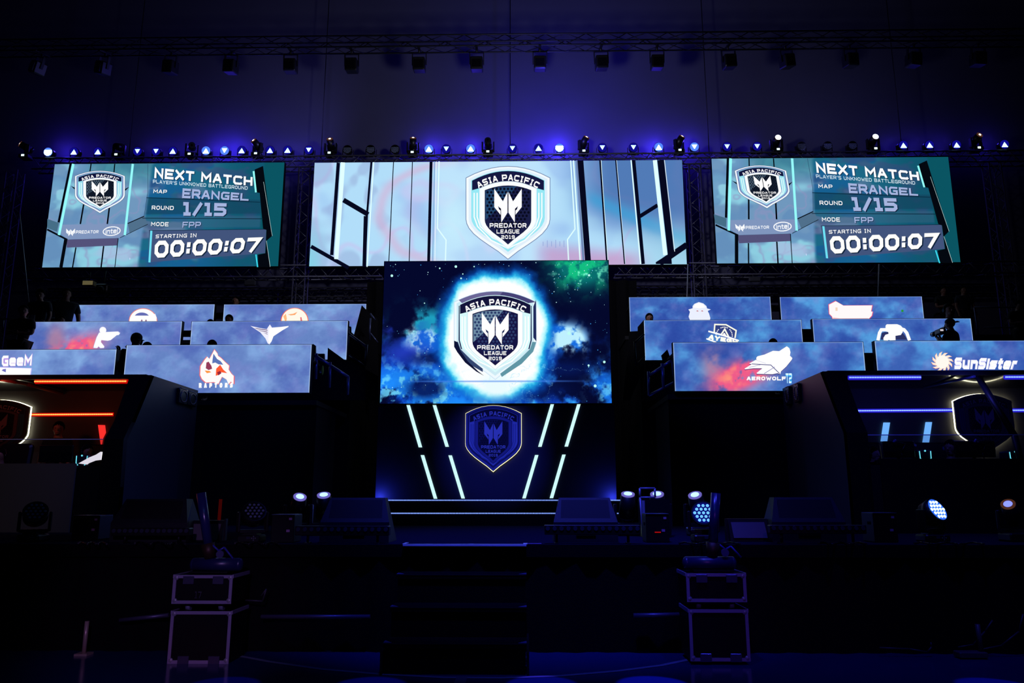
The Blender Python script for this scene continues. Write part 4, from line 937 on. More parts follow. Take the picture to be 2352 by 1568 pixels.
# ================================================================== PEOPLE
def skin_mesh(name, verts, edges, radii, root=0, levels=1):
    me = bpy.data.meshes.new(name); me.from_pydata(verts, edges, []); o = bpy.data.objects.new(name, me); COL.objects.link(o)
    md = o.modifiers.new('s', 'SKIN'); md.use_smooth_shade = True
    for i, r in enumerate(radii):
        sv = me.skin_vertices[0].data[i]; sv.radius = (r, r) if not hasattr(r, '__len__') else r; sv.use_root = (i == root)
    sb = o.modifiers.new('u', 'SUBSURF'); sb.levels = levels; sb.render_levels = levels
    dg = bpy.context.evaluated_depsgraph_get(); dg.update()
    out = bpy.data.meshes.new_from_object(o.evaluated_get(dg)); bpy.data.objects.remove(o); bpy.data.meshes.remove(me)
    return [tuple(v.co) for v in out.vertices], [tuple(p.vertices) for p in out.polygons], out
def person(label, loc, rz=0, pose='sit', skin=SKIN, shirt=SHIRT, cap=False, badge=False, headset=False, head_turn=0.0, head_tilt=0.0, group=None, scale=1.0, headset_m=None):
    """faces -Y at rz = 0. z=0 floor"""
    t = thing('person', label, 'person', loc, group); t.rotation_euler = (0, 0, rz); t.scale = (scale,) * 3
    sit = pose in ('sit', 'phone')
    hz = .5 if sit else .93
    V = []; E = []; R = []
    def add(p, r, prev=None):
        V.append(tuple(p)); R.append(r)
        if prev is not None: E.append((prev, len(V) - 1))
        return len(V) - 1
    pel = add((0, 0, hz), (.15, .11))
    wa = add((0, .0, hz + .18), (.135, .095), pel); ch = add((0, .01, hz + .36), (.16, .105), wa); nb = add((0, .015, hz + .50), (.085, .07), ch)
    nk = add((0, 0, hz + .56), .058, nb); hb = add((0, -.012, hz + .60), (.064, .07), nk); hm = add((0, -.012, hz + .67), (.08, .094), hb); ht = add((0, -.004, hz + .735), (.07, .082), hm)
    for sg in (-1, 1):
        hp = add((sg * .1, 0, hz - .03), .085, pel)
        if sit: kn = add((sg * .13, -.42, hz + .02), .062, hp); an = add((sg * .13, -.44, .1), .04, kn); add((sg * .13, -.6, .04), .035, an)
        else: kn = add((sg * .11, -.02, .5), .062, hp); an = add((sg * .12, .01, .1), .042, kn); add((sg * .13, -.14, .04), .035, an)
        sh = add((sg * .19, .015, hz + .46), .06, ch)
        if pose == 'camera' or (pose == 'phone'):
            if pose == 'camera': el = add((sg * .24, -.14, hz + .22), .045, sh); wr = add((sg * .1 - .12, -.3, hz + .42), .03, el); u = Vector((0, -.3, 1)).normalized()
            else: el = add((sg * .24, -.1, hz + .2), .043, sh); wr = add((sg * .08, -.32, hz + .36), .028, el); u = Vector((0, -.4, 1)).normalized()
        elif pose == 'sit': el = add((sg * .25, -.06, hz + .2), .043, sh); wr = add((sg * .16, -.28, hz + .19), .028, el); u = Vector((-sg * .2, -1, -.1)).normalized()
        elif pose == 'fold': el = add((sg * .25, -.04, hz + .2), .043, sh); wr = add((sg * .04, -.2, hz + .2), .028, el); u = Vector((-sg, -.15, .05)).normalized()
        else: el = add((sg * .25, .0, hz + .19), .043, sh); wr = add((sg * .24, -.09, hz - .02), .028, el); u = Vector((0, -.2, -1)).normalized()
        pm = add(Vector(V[wr]) + u * .07, (.034, .02), wr)
        side = u.cross(Vector((0, 1, 0) if abs(u.y) < .8 else (0, 0, 1))).normalized(); curl = u.cross(side).normalized()
        for f, (o_, ln) in enumerate(((-.026, .062), (-.009, .074), (.009, .07), (.026, .056))):
            b_ = add(Vector(V[pm]) + side * o_ + u * .025, .009, pm); m_ = add(Vector(V[b_]) + u * ln * .5 + curl * .01, .0085, b_); add(Vector(V[m_]) + u * ln * .35 + curl * .03, .0075, m_)
        tb = add(Vector(V[wr]) + u * .03 + side * .04, .01, wr); add(Vector(V[tb]) + u * .035 + side * .012, .009, tb)
    HC = Vector((0, -.012, hz + .662))
    vs, fs, out = skin_mesh('body', V, E, R)
    # head turn
    RH = Euler((head_tilt, 0, head_turn)).to_matrix(); base = Vector((0, 0, hz + .55))
    def turn(p):
        p = Vector(p)
        k = min(max((p.z - (hz + .54)) / .05, 0), 1) if p.x ** 2 < .015 else 0
        q = base + RH @ (p - base); return tuple(p.lerp(q, k))
    m = MB(); m.add([turn(p) for p in vs], fs, True)
    f = MB()
    f.sph(HC + Vector((0, -.005, .01)), (.078, .09, .105), 14, 10)
    f.sph(HC + Vector((0, -.045, -.055)), (.045, .045, .05), 10, 6)       # jaw and chin
    f.sph(HC + Vector((0, -.095, -.012)), (.011, .018, .024), 8, 6)       # nose
    for sg in (-1, 1): f.sph(HC + Vector((sg * .074, .005, -.005)), (.01, .02, .03), 8, 6)
    f.v = [turn(p) for p in f.v]; m.add(f.v, f.f, True)
    lo = rootloc(t)
    def bld(mb, name, mt, **kw):
        mb.v = [tuple(Vector(p) + lo) for p in mb.v]; return mb.build(name, mt, t, **kw)
    bld(m, 'body', skin)
    # eyes, mouth, hair
    e = MB()
    for sg in (-1, 1): e.sph(HC + Vector((sg * .03, -.083, .01)), (.011, .008, .006), 8, 6)
    e.v = [turn(p) for p in e.v]; bld(e, 'eyes', HAIR)
    e = MB().sph(HC + Vector((0, -.09, -.052)), (.022, .006, .005), 8, 6); e.v = [turn(p) for p in e.v]; bld(e, 'mouth', REDC)
    h = MB().sph(HC + Vector((0, .014, .032)), (.091, .1, .105), 16, 12)
    h.v = [tuple(Vector(p) if (Vector(p).y > HC.y - .03 + .0 or Vector(p).z > HC.z + .045) else HC + Vector((Vector(p).x * .85, -.055 if Vector(p).z > HC.z + .02 else .0, max(Vector(p).z - HC.z, .0)))) for p in h.v]
    h.v = [turn(p) for p in h.v]; bld(h, 'hair', HAIR)
    if cap:
        c = MB().sph(HC + Vector((0, .01, .05)), (.092, .104, .088), 16, 8)
        c.v = [p if p[2] > HC.z + .03 else (p[0], p[1], HC.z + .03) for p in c.v]
        sgy = 1 if cap == 'back' else -1
        c.box(HC + Vector((0, .01 + sgy * .13, .036)), (.12, .09, .012), rot=(0, 0, 0)); c.v = [turn(p) for p in c.v]; bld(c, 'cap', SHIRT)
    if headset:
        c = MB(); pts = [HC + Vector((.092 * math.cos(a), .01, .02 + .105 * math.sin(a))) for a in [PI * i / 10 for i in range(11)]]; c.tube(pts, .012, 8)
        for sg in (-1, 1): c.cyl(HC + Vector((sg * .075, .01, 0)), HC + Vector((sg * .105, .01, 0)), .038, .034, 12)
        c.v = [turn(p) for p in c.v]; bld(c, 'headset', headset_m or PLAS)
    # shirt: torso and short sleeves as one skinned surface
    V2 = [(0, 0, hz - .03), (0, 0, hz + .18), (0, .01, hz + .36), (0, .015, hz + .5)]; E2 = [(0, 1), (1, 2), (2, 3)]; R2 = [(.17, .13), (.155, .112), (.178, .122), (.1, .085)]
    sh_i = [i for i, v in enumerate(V) if abs(abs(v[0]) - .19) < 1e-6 and abs(v[2] - (hz + .46)) < 1e-6]
    for si in sh_i:
        b_ = len(V2); el = [e_[1] for e_ in E if e_[0] == si][0]
        V2.append(V[si]); R2.append(.076); E2.append((2, b_)); V2.append(tuple(Vector(V[si]).lerp(Vector(V[el]), .72))); R2.append(.064); E2.append((b_, b_ + 1))
    vs, fs, _ = skin_mesh('shirt', V2, E2, R2); s_ = MB(); s_.add(vs, fs, True); bld(s_, 'shirt', shirt)
    V3 = [(0, 0, hz)]; E3 = []; R3 = [(.165, .125)]
    for sg in (-1, 1):
        b_ = len(V3); V3.append((sg * .1, 0, hz - .03)); R3.append(.1); E3.append((0, b_))
        if sit: V3 += [(sg * .13, -.42, hz + .02), (sg * .13, -.44, .13)]
        else: V3 += [(sg * .11, -.02, .5), (sg * .12, .01, .13)]
        R3 += [.078, .062]; E3 += [(b_, b_ + 1), (b_ + 1, b_ + 2)]
    vs, fs, _ = skin_mesh('trousers', V3, E3, R3); s_ = MB(); s_.add(vs, fs, True); bld(s_, 'trousers', JEAN)
    if badge:
        b = MB().box((0, -.165, hz + .13), (.09, .006, .12)); bld(b, 'badge', mat('badge_card', (170, 165, 190), .6))
        b = MB().tube([(-.05, -.09, hz + .5), (0, -.15, hz + .2)], .004, 5).tube([(.05, -.09, hz + .5), (0, -.15, hz + .2)], .004, 5); bld(b, 'lanyard', NAVY)
    return t
def seat_at(px, py_headtop, row_side, rw, dy=.95, **kw):
    """place a person so that the head top is at the pixel, on the tier floor"""
    pass
def put(label, px, py_top, Y, floor, pose='sit', **kw):
    c = P(px, py_top, Y); sit = pose in ('sit', 'phone'); full = (.5 if sit else .93) + .795
    sc_ = (c.z - floor) / full
    sc_ = max(.8, min(1.2, sc_))
    z = c.z - full * sc_
    return person(label, (c.x, Y, z), pose=pose, scale=sc_, **kw)
F0l, F1l, F2l = (TF[(-1, i)][2] for i in range(3)); F0r, F1r, F2r = (TF[(1, i)][2] for i in range(3))
def chair(label, x, y, z, m=PLAS, rz=0, group='player chairs'):
    t = thing('player_chair', label, 'chair', (x, y, z), group)
    MB().box((x, y, z + .44), (.5, .48, .09), bev=.03).build('seat', m, t)
    MB().box((x, y + .27, z + .85), (.48, .1, .8), rot=(-.12, 0, 0), bev=.06).build('backrest', m, t)
    MB().cyl((x, y, z + .08), (x, y, z + .4), .03, .03, 8).build('gas_lift', CHROME, t)
    b = MB()
    for k in range(5): a = 2 * PI * k / 5; b.cyl((x, y, z + .08), (x + .28 * math.cos(a), y + .28 * math.sin(a), z + .05), .025, .018, 6)
    b.build('star_base', PLAS, t)
    return t
def seated(label, px, pyt, Y, floor, **kw):
    p = put(label, px, pyt, Y, floor, **kw); return p
seated('person with cap looking down at a phone in front of the middle-left soldier screen', 312, 764, 14.2, F0l, pose='phone', cap='front', head_turn=.9, head_tilt=.3)
seated('dark-haired head just above the front-left screen, beside the person with the phone', 339, 785, 14.85, F0l)
seated('dark-haired head above the front-left claw-emblem screen', 488, 780, 14.2, F0l)
seated('dark-haired head above the middle-left screens, in front of the orange emblem screen', 527, 722, 16.25, F1l)
seated('barely visible head over the gap between the two middle-left screens', 484, 733, 16.75, F1l)
seated('dark-haired head above the middle-right badge screen', 1491, 719, 16.3, F1r)
seated('head just above the wolf-emblem screen, front right', 1775, 777, 14.2, F0r)
cm = put('cameraman in a backwards cap filming, silhouetted on the middle-right screen', 2181, 731, 14.4, F0r + .1, pose='camera', cap='back', rz=-2.4)
put('standing person in a dark team shirt at the back right, arms down', 2211, 657, 17.9, F2r - .1, pose='stand', skin=SKIN, shirt=NAVY)
put('crew member with grey hood sitting behind the middle-right screen', 2177, 697, 16.75, F1r, pose='sit', headset=True)
put('red-lit crew member beside a pale sheet, behind the middle-right screen', 2152, 718, 16.2, F1r, pose='sit')
put('person bending at the far right edge behind the guard rail', 2336, 688, 16.6, F1r, pose='fold', head_tilt=.5)
put('dim person at the back right behind the middle screens', 2165, 658, 18.2, F2r - .1, pose='fold')
put('seated person with a white badge at the far left, arms folded', 56, 700, 14.2, F0l + .3, pose='fold', badge=True, head_turn=.6, skin=SKIN)
put('standing person with a white badge at the far left, looking down', 95, 663, 16.1, F1l, pose='stand', badge=True, head_turn=.4, head_tilt=.25)
put('standing person in black turned away beside the back-left screen', 155, 661, 16.85, F1l, pose='stand', rz=.6)
put('seated dim person low beside the back-left screen', 143, 724, 16.35, F1l, pose='sit', rz=.4)
put('faint person seated behind the gap of the back-left screens', 543, 680, 18.0, F2l, pose='sit')
c_ = P(2150, 728, 16.1); MB().prism([P(2137, 731, 16.1), P(2160, 722, 16.1), P(2162, 731, 16.1)], (0, .01, 0)).build('paper_sheet', mat('pink_lit_paper', (220, 170, 190), .7), label='pale paper sheet held up behind the middle-right screen', cat='paper')
# video camera of the cameraman
c_ = P(2160, 762, 14.15); t = thing('video_camera', 'small video camera with lit screen held by the cameraman', 'camera', (c_.x, c_.y, c_.z - .06))
MB().box(c_, (.12, .2, .1), bev=.02).box(c_ + Vector((.05, 0, .07)), (.03, .14, .03)).build('body', PLAS, t)
MB().cyl(c_ + Vector((-.02, .1, 0)), c_ + Vector((-.02, .24, 0)), .045, .05, 14).build('lens', LENSD, t)
MB().box(c_ + Vector((-.03, -.11, .01)), (.055, .008, .03)).build('display', emit('cam_display', (225, 215, 225), .9), t)
MB().tube([c_ + Vector((-.1, 0, -.1)), c_ + Vector((-.06, .02, -.04))], .012, 6).build('handle', PLAS, t)
c_ = P(304, 783, 13.9)
c_ = P(325, 787, 13.85); MB().box(c_, (.035, .006, .09), rot=(.4, .5, 0)).build('mobile_phone', PLAS, label='dark phone held by the capped person on the left tier', cat='phone')
# work lamps and boxes hanging under the left truss
c_ = P(205, 651, 18.6); t = thing('work_light', 'pale yellowish floodlight box hanging under the left truss', 'lamp', (c_.x, c_.y, c_.z - .1))
MB().box(c_, (.3, .14, .12), rot=(0, .08, 0), bev=.02).build('housing', mat('pale_yellow_box', (150, 140, 100), .6), t)
MB().box(c_ + Vector((0, -.072, 0)), (.25, .006, .1)).build('lens', emit('floodlight_face', (120, 110, 75), .55), t)
MB().cyl(c_ + Vector((0, 0, .05)), (c_.x, c_.y, zlow - .15), .015, .015, 6).build('bracket', DARKALU, t)
c_ = P(238, 664, 18.5); t = thing('stage_fixture', 'dark lamp fixture hanging beside the pale floodlight, left truss', 'lamp', (c_.x, c_.y, c_.z - .2))
MB().box(c_, (.3, .25, .22), bev=.04).build('housing', PLAS, t); MB().cyl(c_, c_ + Vector((0, -.2, -.08)), .09, .1, 12).build('head', PLAS, t)
MB().cyl(c_, (c_.x, c_.y, zlow - .15), .02, .02, 6).build('bracket', DARKALU, t)
for px, py, lb in ((575, 650, 'small grey box under the left truss near the centre column'), (1733, 641, 'small grey box under the right truss near the column')):
    c_ = P(px, py, 18.9); MB().box(c_, (.28, .1, .12), bev=.02).cyl(c_, (c_.x, YL - .15, zlow - .15), .012, .012, 6).build('junction_box', mat('dim_grey_box', (60, 60, 66), .6), label=lb, cat='box')
for px0, py0, px1, py1, Y, lb in ((45, 490, 76, 790, 17.9, 'thin leaning metal pole at the far left of the left screen'), (2019, 606, 2014, 760, 18.0, 'thin pale pole above the back-right hexagon screen'), (1580, 606, 1576, 760, 18.0, 'thin pale pole above the back-right hatted screen')):
    MB().cyl(P(px0, py0, Y), P(px1, py1, Y), .014, .014, 6).build('metal_pole', STEEL, label=lb, cat='pole')
# ================================================================== PLAYER BOOTHS
GLASS = bpy.data.materials.new('tinted_roof_glass'); GLASS.use_nodes = True; nt = GLASS.node_tree; nt.nodes.clear()
o = nt.nodes.new('ShaderNodeOutputMaterial'); mx = nt.nodes.new('ShaderNodeMixShader'); tr = nt.nodes.new('ShaderNodeBsdfTransparent'); gl = nt.nodes.new('ShaderNodeBsdfGlossy'); fr = nt.nodes.new('ShaderNodeFresnel')
tr.inputs[0].default_value = (.2, .2, .3, 1); gl.inputs['Roughness'].default_value = .06; gl.inputs[0].default_value = (.8, .8, .85, 1); fr.inputs[0].default_value = 1.5
nt.links.new(fr.outputs[0], mx.inputs[0]); nt.links.new(tr.outputs[0], mx.inputs[1]); nt.links.new(gl.outputs[0], mx.inputs[2]); nt.links.new(mx.outputs[0], o.inputs[0])
GLASS2 = GLASS.copy(); GLASS2.name = 'clear_screen_glass'; [n for n in GLASS2.node_tree.nodes if n.type == 'BSDF_TRANSPARENT'][0].inputs[0].default_value = (.85, .85, .9, 1)
BWALL = mat('booth_wall_gloss', (84, 82, 86), .5, noise=.15, scale=6, spec=.3)
SIDEM = mat('booth_side_satin', (22, 26, 40), .5, spec=.35)
YBT = 10.5
def booth(sd):
    L_ = sd < 0
    if L_:
        outer = [(347, 861), (302.7, 968), (284, 1008), (276, 1118)]; inner = [(298.7, 867), (263.9, 949), (239.8, 1010.7), (229, 1072)]; far = (455, 898); axis = (276, 1118)
    else:
        outer = [(1889.7, 852.5), (1925, 944), (1944.5, 993.5), (1955, 1110)]; inner = [(1938, 859), (1972, 949.7), (1992.5, 993.5), (1998, 1067)]; far = (1797, 889.5); axis = (1955, 1110)
    Xs = P(*axis, YBT).x
    pts = [PX(x, y, Xs) for x, y in outer]; fp = PX(*far, Xs)
    zr = pts[0].z; Yb = fp.y
    t = thing('player_booth', '%s player booth with black angular side wall and %s light strips' % ('left' if L_ else 'right', 'red' if L_ else 'blue'), 'booth', (Xs, YBT, STG))
    xe = Xs + sd * 5.9
    prof = [(p.y, p.z) for p in pts] + [(YBT, STG + .003)]
    m = MB().prism([(Xs, y, z) for y, z in prof] + [(Xs, Yb, STG + .003), (Xs, Yb, zr)], (sd * .06, 0, 0)); m.build('side_wall', SIDEM, t)
    # angular black fascia: between the outer edge and the opening
    ins = [P(a, b, p.y) for (a, b), p in zip(inner, pts)] + [Vector((P(inner[-1][0], inner[-1][1], YBT).x, YBT, STG + .003))]
    out_ = pts + [Vector((Xs, YBT, STG + .003))]
    m = MB(); n = len(out_)
    vs = [tuple(p - Vector((0, .002, 0))) for p in out_] + [(i.x, p.y - .002, p.z) for i, p in zip(ins, out_)]
    vs += [(a, b + .1, c) for a, b, c in vs]
    m.add(vs, [(i, i + 1, n + i + 1, n + i) for i in range(n - 1)] + [(2 * n + i, 3 * n + i, 3 * n + i + 1, 2 * n + i + 1) for i in range(n - 1)] + [(n + i, n + i + 1, 3 * n + i + 1, 3 * n + i) for i in range(n - 1)] + [(i, 2 * n + i, 2 * n + i + 1, i + 1) for i in range(n - 1)] + [(0, n, 3 * n, 2 * n)])
    m.build('fascia', MATTE, t)
    MB().mm(Xs + sd * .06, xe, Yb - .06, Yb, STG + .003, zr).build('back_wall', BWALL, t)
    MB().mm(Xs + sd * .07, xe, pts[0].y, pts[0].y + .07, zr - .055, zr + .01).build('front_beam', BLACK, t)
    MB().mm(Xs + sd * .06, xe, pts[0].y + .07, Yb, zr - .012, zr).build('roof_pane', GLASS, t)
    MB().mm(xe - sd * .06, xe, YBT + .3, Yb - .06, STG + .003, zr - .02).build('side_wall', SIDEM, t)
    # twin speakers at the top rear of the side wall
    for k in range(2):
        cpx = ((410 + k * 0, 0), (0, 0))
        sc2 = [((1540, 150), (1600, 300)), ((1618, 178), (1678, 318))][k] if L_ else [((165, 158), (200, 300)), ((85, 185), (128, 322))][k]
        kk = (3.733, 0, 850) if L_ else (3.647, 1780, 840)
        A = PX(kk[1] + sc2[0][0] / kk[0], kk[2] + sc2[0][1] / kk[0], Xs - sd * .04); B = PX(kk[1] + sc2[1][0] / kk[0], kk[2] + sc2[1][1] / kk[0], Xs - sd * .04)
        y0, y1 = sorted((A.y, B.y)); z0_, z1_ = sorted((A.z, B.z))
        MB().box((Xs - sd * .025, (y0 + y1) / 2, (z0_ + z1_) / 2), (.05, max(y1 - y0, .2), z1_ - z0_), bev=.015).build('wall_speaker', PLAS, t)
        rr = MB(); cc = Vector((Xs - sd * .051, (y0 + y1) / 2, (z0_ + z1_) / 2)); n_ = 18
        for q_ in range(n_):
            a0, a1 = 2 * PI * q_ / n_, 2 * PI * (q_ + 1) / n_; ry = max(y1 - y0, .2) * .38; rz_ = (z1_ - z0_) * .36
            rr.cyl(cc + Vector((0, ry * math.cos(a0), rz_ * math.sin(a0))), cc + Vector((0, ry * math.cos(a1), rz_ * math.sin(a1))), .01, .01, 6)
        rr.build('speaker_ring', mat('speaker_ring_satin', (60, 62, 80), .3), t)
        MB().box((Xs - sd * .03, (y0 + y1) / 2, z1_ + .004), (.05, max(y1 - y0, .2) * .8, .006)).build('speaker_cap', STEEL, t)
    return t, Xs, pts, Yb, zr, xe
GLOW_R = emit('strip_glow_red', (255, 12, 6), .55); GLOW_B = emit('strip_glow_blue', (50, 40, 255), .6)
bL, XL, pL, YbL, zrL, xeL = booth(-1)
bR, XR, pR, YbR, zrR, xeR = booth(1)
def strip(parent, p0, p1, r, m, name='light_strip'):
    p0, p1 = Vector(p0), Vector(p1); d = p1 - p0
    MB().cyl(p0 + Vector((0, .022, 0)), p1 + Vector((0, .022, 0)), r * 1.9, r * 1.9, 8).build('strip_glow', GLOW_R if m is STRIPR else GLOW_B, parent)  # wider emissive rod imitates the glow around the strip
    r *= .8; n = max(8, int(d.length / .035)); mb = MB()
    for i in range(n): mb.cyl(p0 + d * (i / n), p0 + d * ((i + .88) / n), r, r, 6)
    return mb.build(name, m, parent, kind='stuff')
yl = YbL - .075
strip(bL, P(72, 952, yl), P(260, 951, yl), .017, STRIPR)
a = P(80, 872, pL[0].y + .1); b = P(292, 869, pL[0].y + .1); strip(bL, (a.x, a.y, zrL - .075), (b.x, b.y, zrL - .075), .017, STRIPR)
strip(bR, P(1969, 943, YbR - .075), P(2192, 941.5, YbR - .075), .018, STRIPB); strip(bR, P(2321, 942, YbR - .075), P(2470, 941, YbR - .075), .018, STRIPB)
for x0_, x1_ in ((1950, 2115), (2309, 2460)):
    a = P(x0_, 861, pR[0].y + .1); b = P(x1_, 861, pR[0].y + .1); strip(bR, (a.x, a.y, zrR - .075), (b.x, b.y, zrR - .075), .018, STRIPB)
# slanted lit panels on booth back walls
def lit(parent, pts, Y, m): MB().prism([P(x, y, Y) for x, y in pts], (0, .02, 0)).build('lit_panel', m, parent)
LITB = emit('lit_panel_blue', (112, 180, 255), 1.0); LITR = emit('lit_panel_red', (255, 50, 45), 1.0)
lit(bR, [(2030, 970), (2044.5, 970), (2038, 1013), (2023.5, 1013)], YbR - .09, LITB); lit(bR, [(2127, 969), (2141, 969), (2132, 1031), (2117.5, 1031)], YbR - .09, LITB)
lit(bL, [(225, 975.5), (240, 976), (242, 993), (235.5, 1006), (232, 1027)], YbL - .09, LITR)
# diagonal struts of the right booth
def strut(parent, pts, w, Ys, m=BLACK):
    MB().tube([P(x, y, Y) for (x, y), Y in zip(pts, Ys)], w, 8).build('strut', m, parent)
ytop = pR[0].y
strut(bR, [(2247, 866), (2330, 1000), (2362, 1130)], .042, (ytop + .05, YBT + .2, YBT + .1)); strut(bR, [(2238, 864), (2122, 889)], .02, (ytop + .05, YbR - .2), RAILM)
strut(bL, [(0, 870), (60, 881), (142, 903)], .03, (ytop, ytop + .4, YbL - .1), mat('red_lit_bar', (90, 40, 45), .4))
DARKPAL = dict(rim=(90, 90, 104), rim2=(70, 70, 84), band=(60, 56, 70), side=(70, 150, 190), side2=(60, 120, 155), ring=(130, 125, 140), core=(54, 50, 62), core2=(66, 62, 74), dot=(34, 34, 40), mark=(190, 180, 200), txt=(200, 195, 210), edge=(80, 80, 90))
sign('shield_sign', 'dark shield sign with white halo glow inside the left red-lit booth', 0, 918, 70, 1052, YbL - .15, DARKPAL, halo=HALO2_E)
DP2 = dict(DARKPAL); DP2.update(side=(70, 80, 120), side2=(64, 70, 100), mark=(150, 140, 180), txt=(120, 115, 145), ring=(80, 80, 104))
sign('shield_sign', 'dark shield sign with white halo glow inside the right blue-lit booth', 2255, 904, 66, 1040, YbR - .15, DP2, halo=HALO2_E)
# front desks
def desk(label, pxl, pxr, pyt, Y, m, depth=.6):
    a = P(pxl, pyt, Y); b = P(pxr, pyt, Y)
    t = thing('booth_desk', label, 'desk', ((a.x + b.x) / 2, Y, STG))
    MB().mm(a.x, b.x, Y, Y + .03, STG + .004, a.z).build('front_panel', m, t)
    MB().mm(a.x, b.x, Y + .03, Y + depth, a.z - .06, a.z - .03).build('desk_top', BLACK, t)
    for x in (a.x + .04, b.x - .04): MB().box((x, Y + depth - .06, (STG + a.z - .06) / 2), (.05, .05, a.z - .07 - STG)).build('leg', BLACK, t)
    return t, a, b
dL, a1, a2 = desk('taupe-fronted desk of the left booth', -420, 174, 1064.5, YBT - .12, TAUPE)
dR, c1, c2 = desk('black-fronted desk of the right booth', 2022, 2620, 1053, YBT - .12, MATTE)
a = P(2022, 1067, YBT - .1); b = P(1999, 1067, YBT - .1)
MB().mm(b.x, a.x - .005, YBT - .1, YBT + .5, STG + .004, a.z).build('side_cabinet', BLACK, label='low black cabinet between the right booth wall and its desk', cat='cabinet')
a = P(176, 1070, YBT - .02); b = P(229, 1072, YBT - .02); MB().mm(a.x, b.x, YBT - .02, YBT + .4, STG + .004, a.z).build('side_cabinet', BLACK, label='low black cabinet between the left booth wall and its desk', cat='cabinet')
# glass rail in front of players
def grail(label, px0, px1, py, Y, zb):
    a, b = P(px0, py, Y), P(px1, py, Y); t = thing('glass_screen', label, 'glass screen', ((a.x + b.x) / 2, Y, zb))
    MB().mm(a.x, b.x, Y, Y + .008, zb, a.z - .006).build('glass_pane', GLASS2, t); MB().mm(a.x, b.x, Y - .004, Y + .012, a.z - .005, a.z + .005).build('top_edge', mat('glass_edge_catchlight', (225, 215, 240), .4), t)  # pale edge colour stands for strip light caught in the glass
grail('glass screen with thin purple top edge on the left booth desk', -250, 236, 1009, YBT - .02 + .02, a1.z - .03)
grail('glass screen with thin pale top edge on the right booth desk', 1993, 2500, 998.5, YBT + .02, c1.z - .03)
# monitors, computers, chairs, players
def monitor(label, pxl, pxr, pyt, Y, zb):
    a, b = P(pxl, pyt, Y), P(pxr, pyt, Y); t = thing('monitor', label, 'monitor', ((a.x + b.x) / 2, Y, zb), 'monitors on the booth desks')
    MB().box(((a.x + b.x) / 2, Y, (a.z + zb + .06) / 2), (b.x - a.x, .03, a.z - zb - .06), bev=.01).build('screen_back', PLAS, t)
    MB().cyl(((a.x + b.x) / 2, Y + .03, zb + .01), ((a.x + b.x) / 2, Y + .03, zb + .2), .025, .02, 8).box(((a.x + b.x) / 2, Y + .04, zb + .006), (.22, .14, .012)).build('stand', PLAS, t)
zdR = c1.z - .028; zdL = a1.z - .028
monitor('dark monitor left of the blue light bar in the right booth', 2027, 2098, 1013, YBT + .22, zdR)
monitor('dark monitor in front of the shield in the right booth', 2190, 2283, 1012, YBT + .22, zdR)
monitor('dark monitor before the red-lit player in the left booth', 93, 170, 1022, YBT + .22, zdL)
def pc(label, px, py, Y, zb):
    c = P(px, py, Y); w = .2; t = thing('gaming_computer', label, 'computer', (c.x, Y, zb), 'computers with cyan glow lines')
    MB().box((c.x, Y + .1, (c.z + zb) / 2), (w, .2, c.z - zb), bev=.02).build('case', mat('pc_case_blue_black', (20, 24, 44), .35), t)
    for sg in (-1, 1): MB().tube([(c.x + sg * .075, Y - .005, c.z - .015), (c.x + sg * .072, Y - .005, zb + .05), (c.x + sg * .045, Y - .005, zb + .02)], .006, 6).build('glow_line', CYAN_E, t)
    MB().cyl((c.x, Y - .003, c.z - .012), (c.x, Y - .009, c.z - .012), .012, .012, 10).build('power_button', CYAN_E, t)
pc('computer with cyan glow lines below the tall blue light bar, right booth', 2124, 1033, YBT + .25, zdR)
pc('computer with cyan glow lines at the right edge of the right booth', 2331, 1035, YBT + .25, zdR)
pc('computer with cyan glow lines in the left booth', 189, 1044, YBT + .25, zdL)
FLS = STG + .003
def bchair(label, px, pyt, Y, m):
    c = P(px, pyt, Y); t = chair(label, c.x, Y, FLS, m, group='booth chairs'); return t
def bperson(label, px, pyt, Y, **kw): 
    c = P(px, pyt, Y); pose = kw.pop('pose', 'sit'); full = (.5 if pose == 'sit' else .93) + .795; s_ = (c.z - FLS) / full
    return person(label, (c.x, Y, FLS), pose=pose, scale=s_, **kw)
bperson('standing person lit red beside the shield in the left booth', 137, 967, YbL - .6, pose='stand', shirt=SHIRT, head_turn=.4, headset=False)
bperson('seated player wearing a headset in the right booth, behind a monitor', 2182, 1009, YBT + .75, headset=True, headset_m=mat('headset_blue_shine', (70, 70, 130), .3), head_turn=-.9)
bperson('seated player half hidden by the right booth side wall', 2003, 1025, YBT + .7, skin=SKIN2, head_turn=.6, headset=True)
bperson('seated player in red with headset at the left edge of the left booth', 4, 1028, YBT + .75, shirt=mat('red_shirt_cloth', (150, 18, 22), .8), headset=True)
bperson('seated player with purple-edged headset behind the cyan-lit computer, left booth', 201, 1020, YBT + .95, headset=True, head_turn=1.0)
bchair('dark gaming chair behind the headset player, right booth', 2160, 1030, YBT + 1.0, PLAS); bchair('dark gaming chair behind the red-shirted player, left booth', 8, 1040, YBT + 1.0, PLAS); bchair('dark gaming chair behind the player at the right booth side wall', 2006, 1040, YBT + .95, PLAS)
bchair('dark gaming chair behind the purple-edged headset player, left booth', 201, 1040, YBT + 1.2, PLAS)
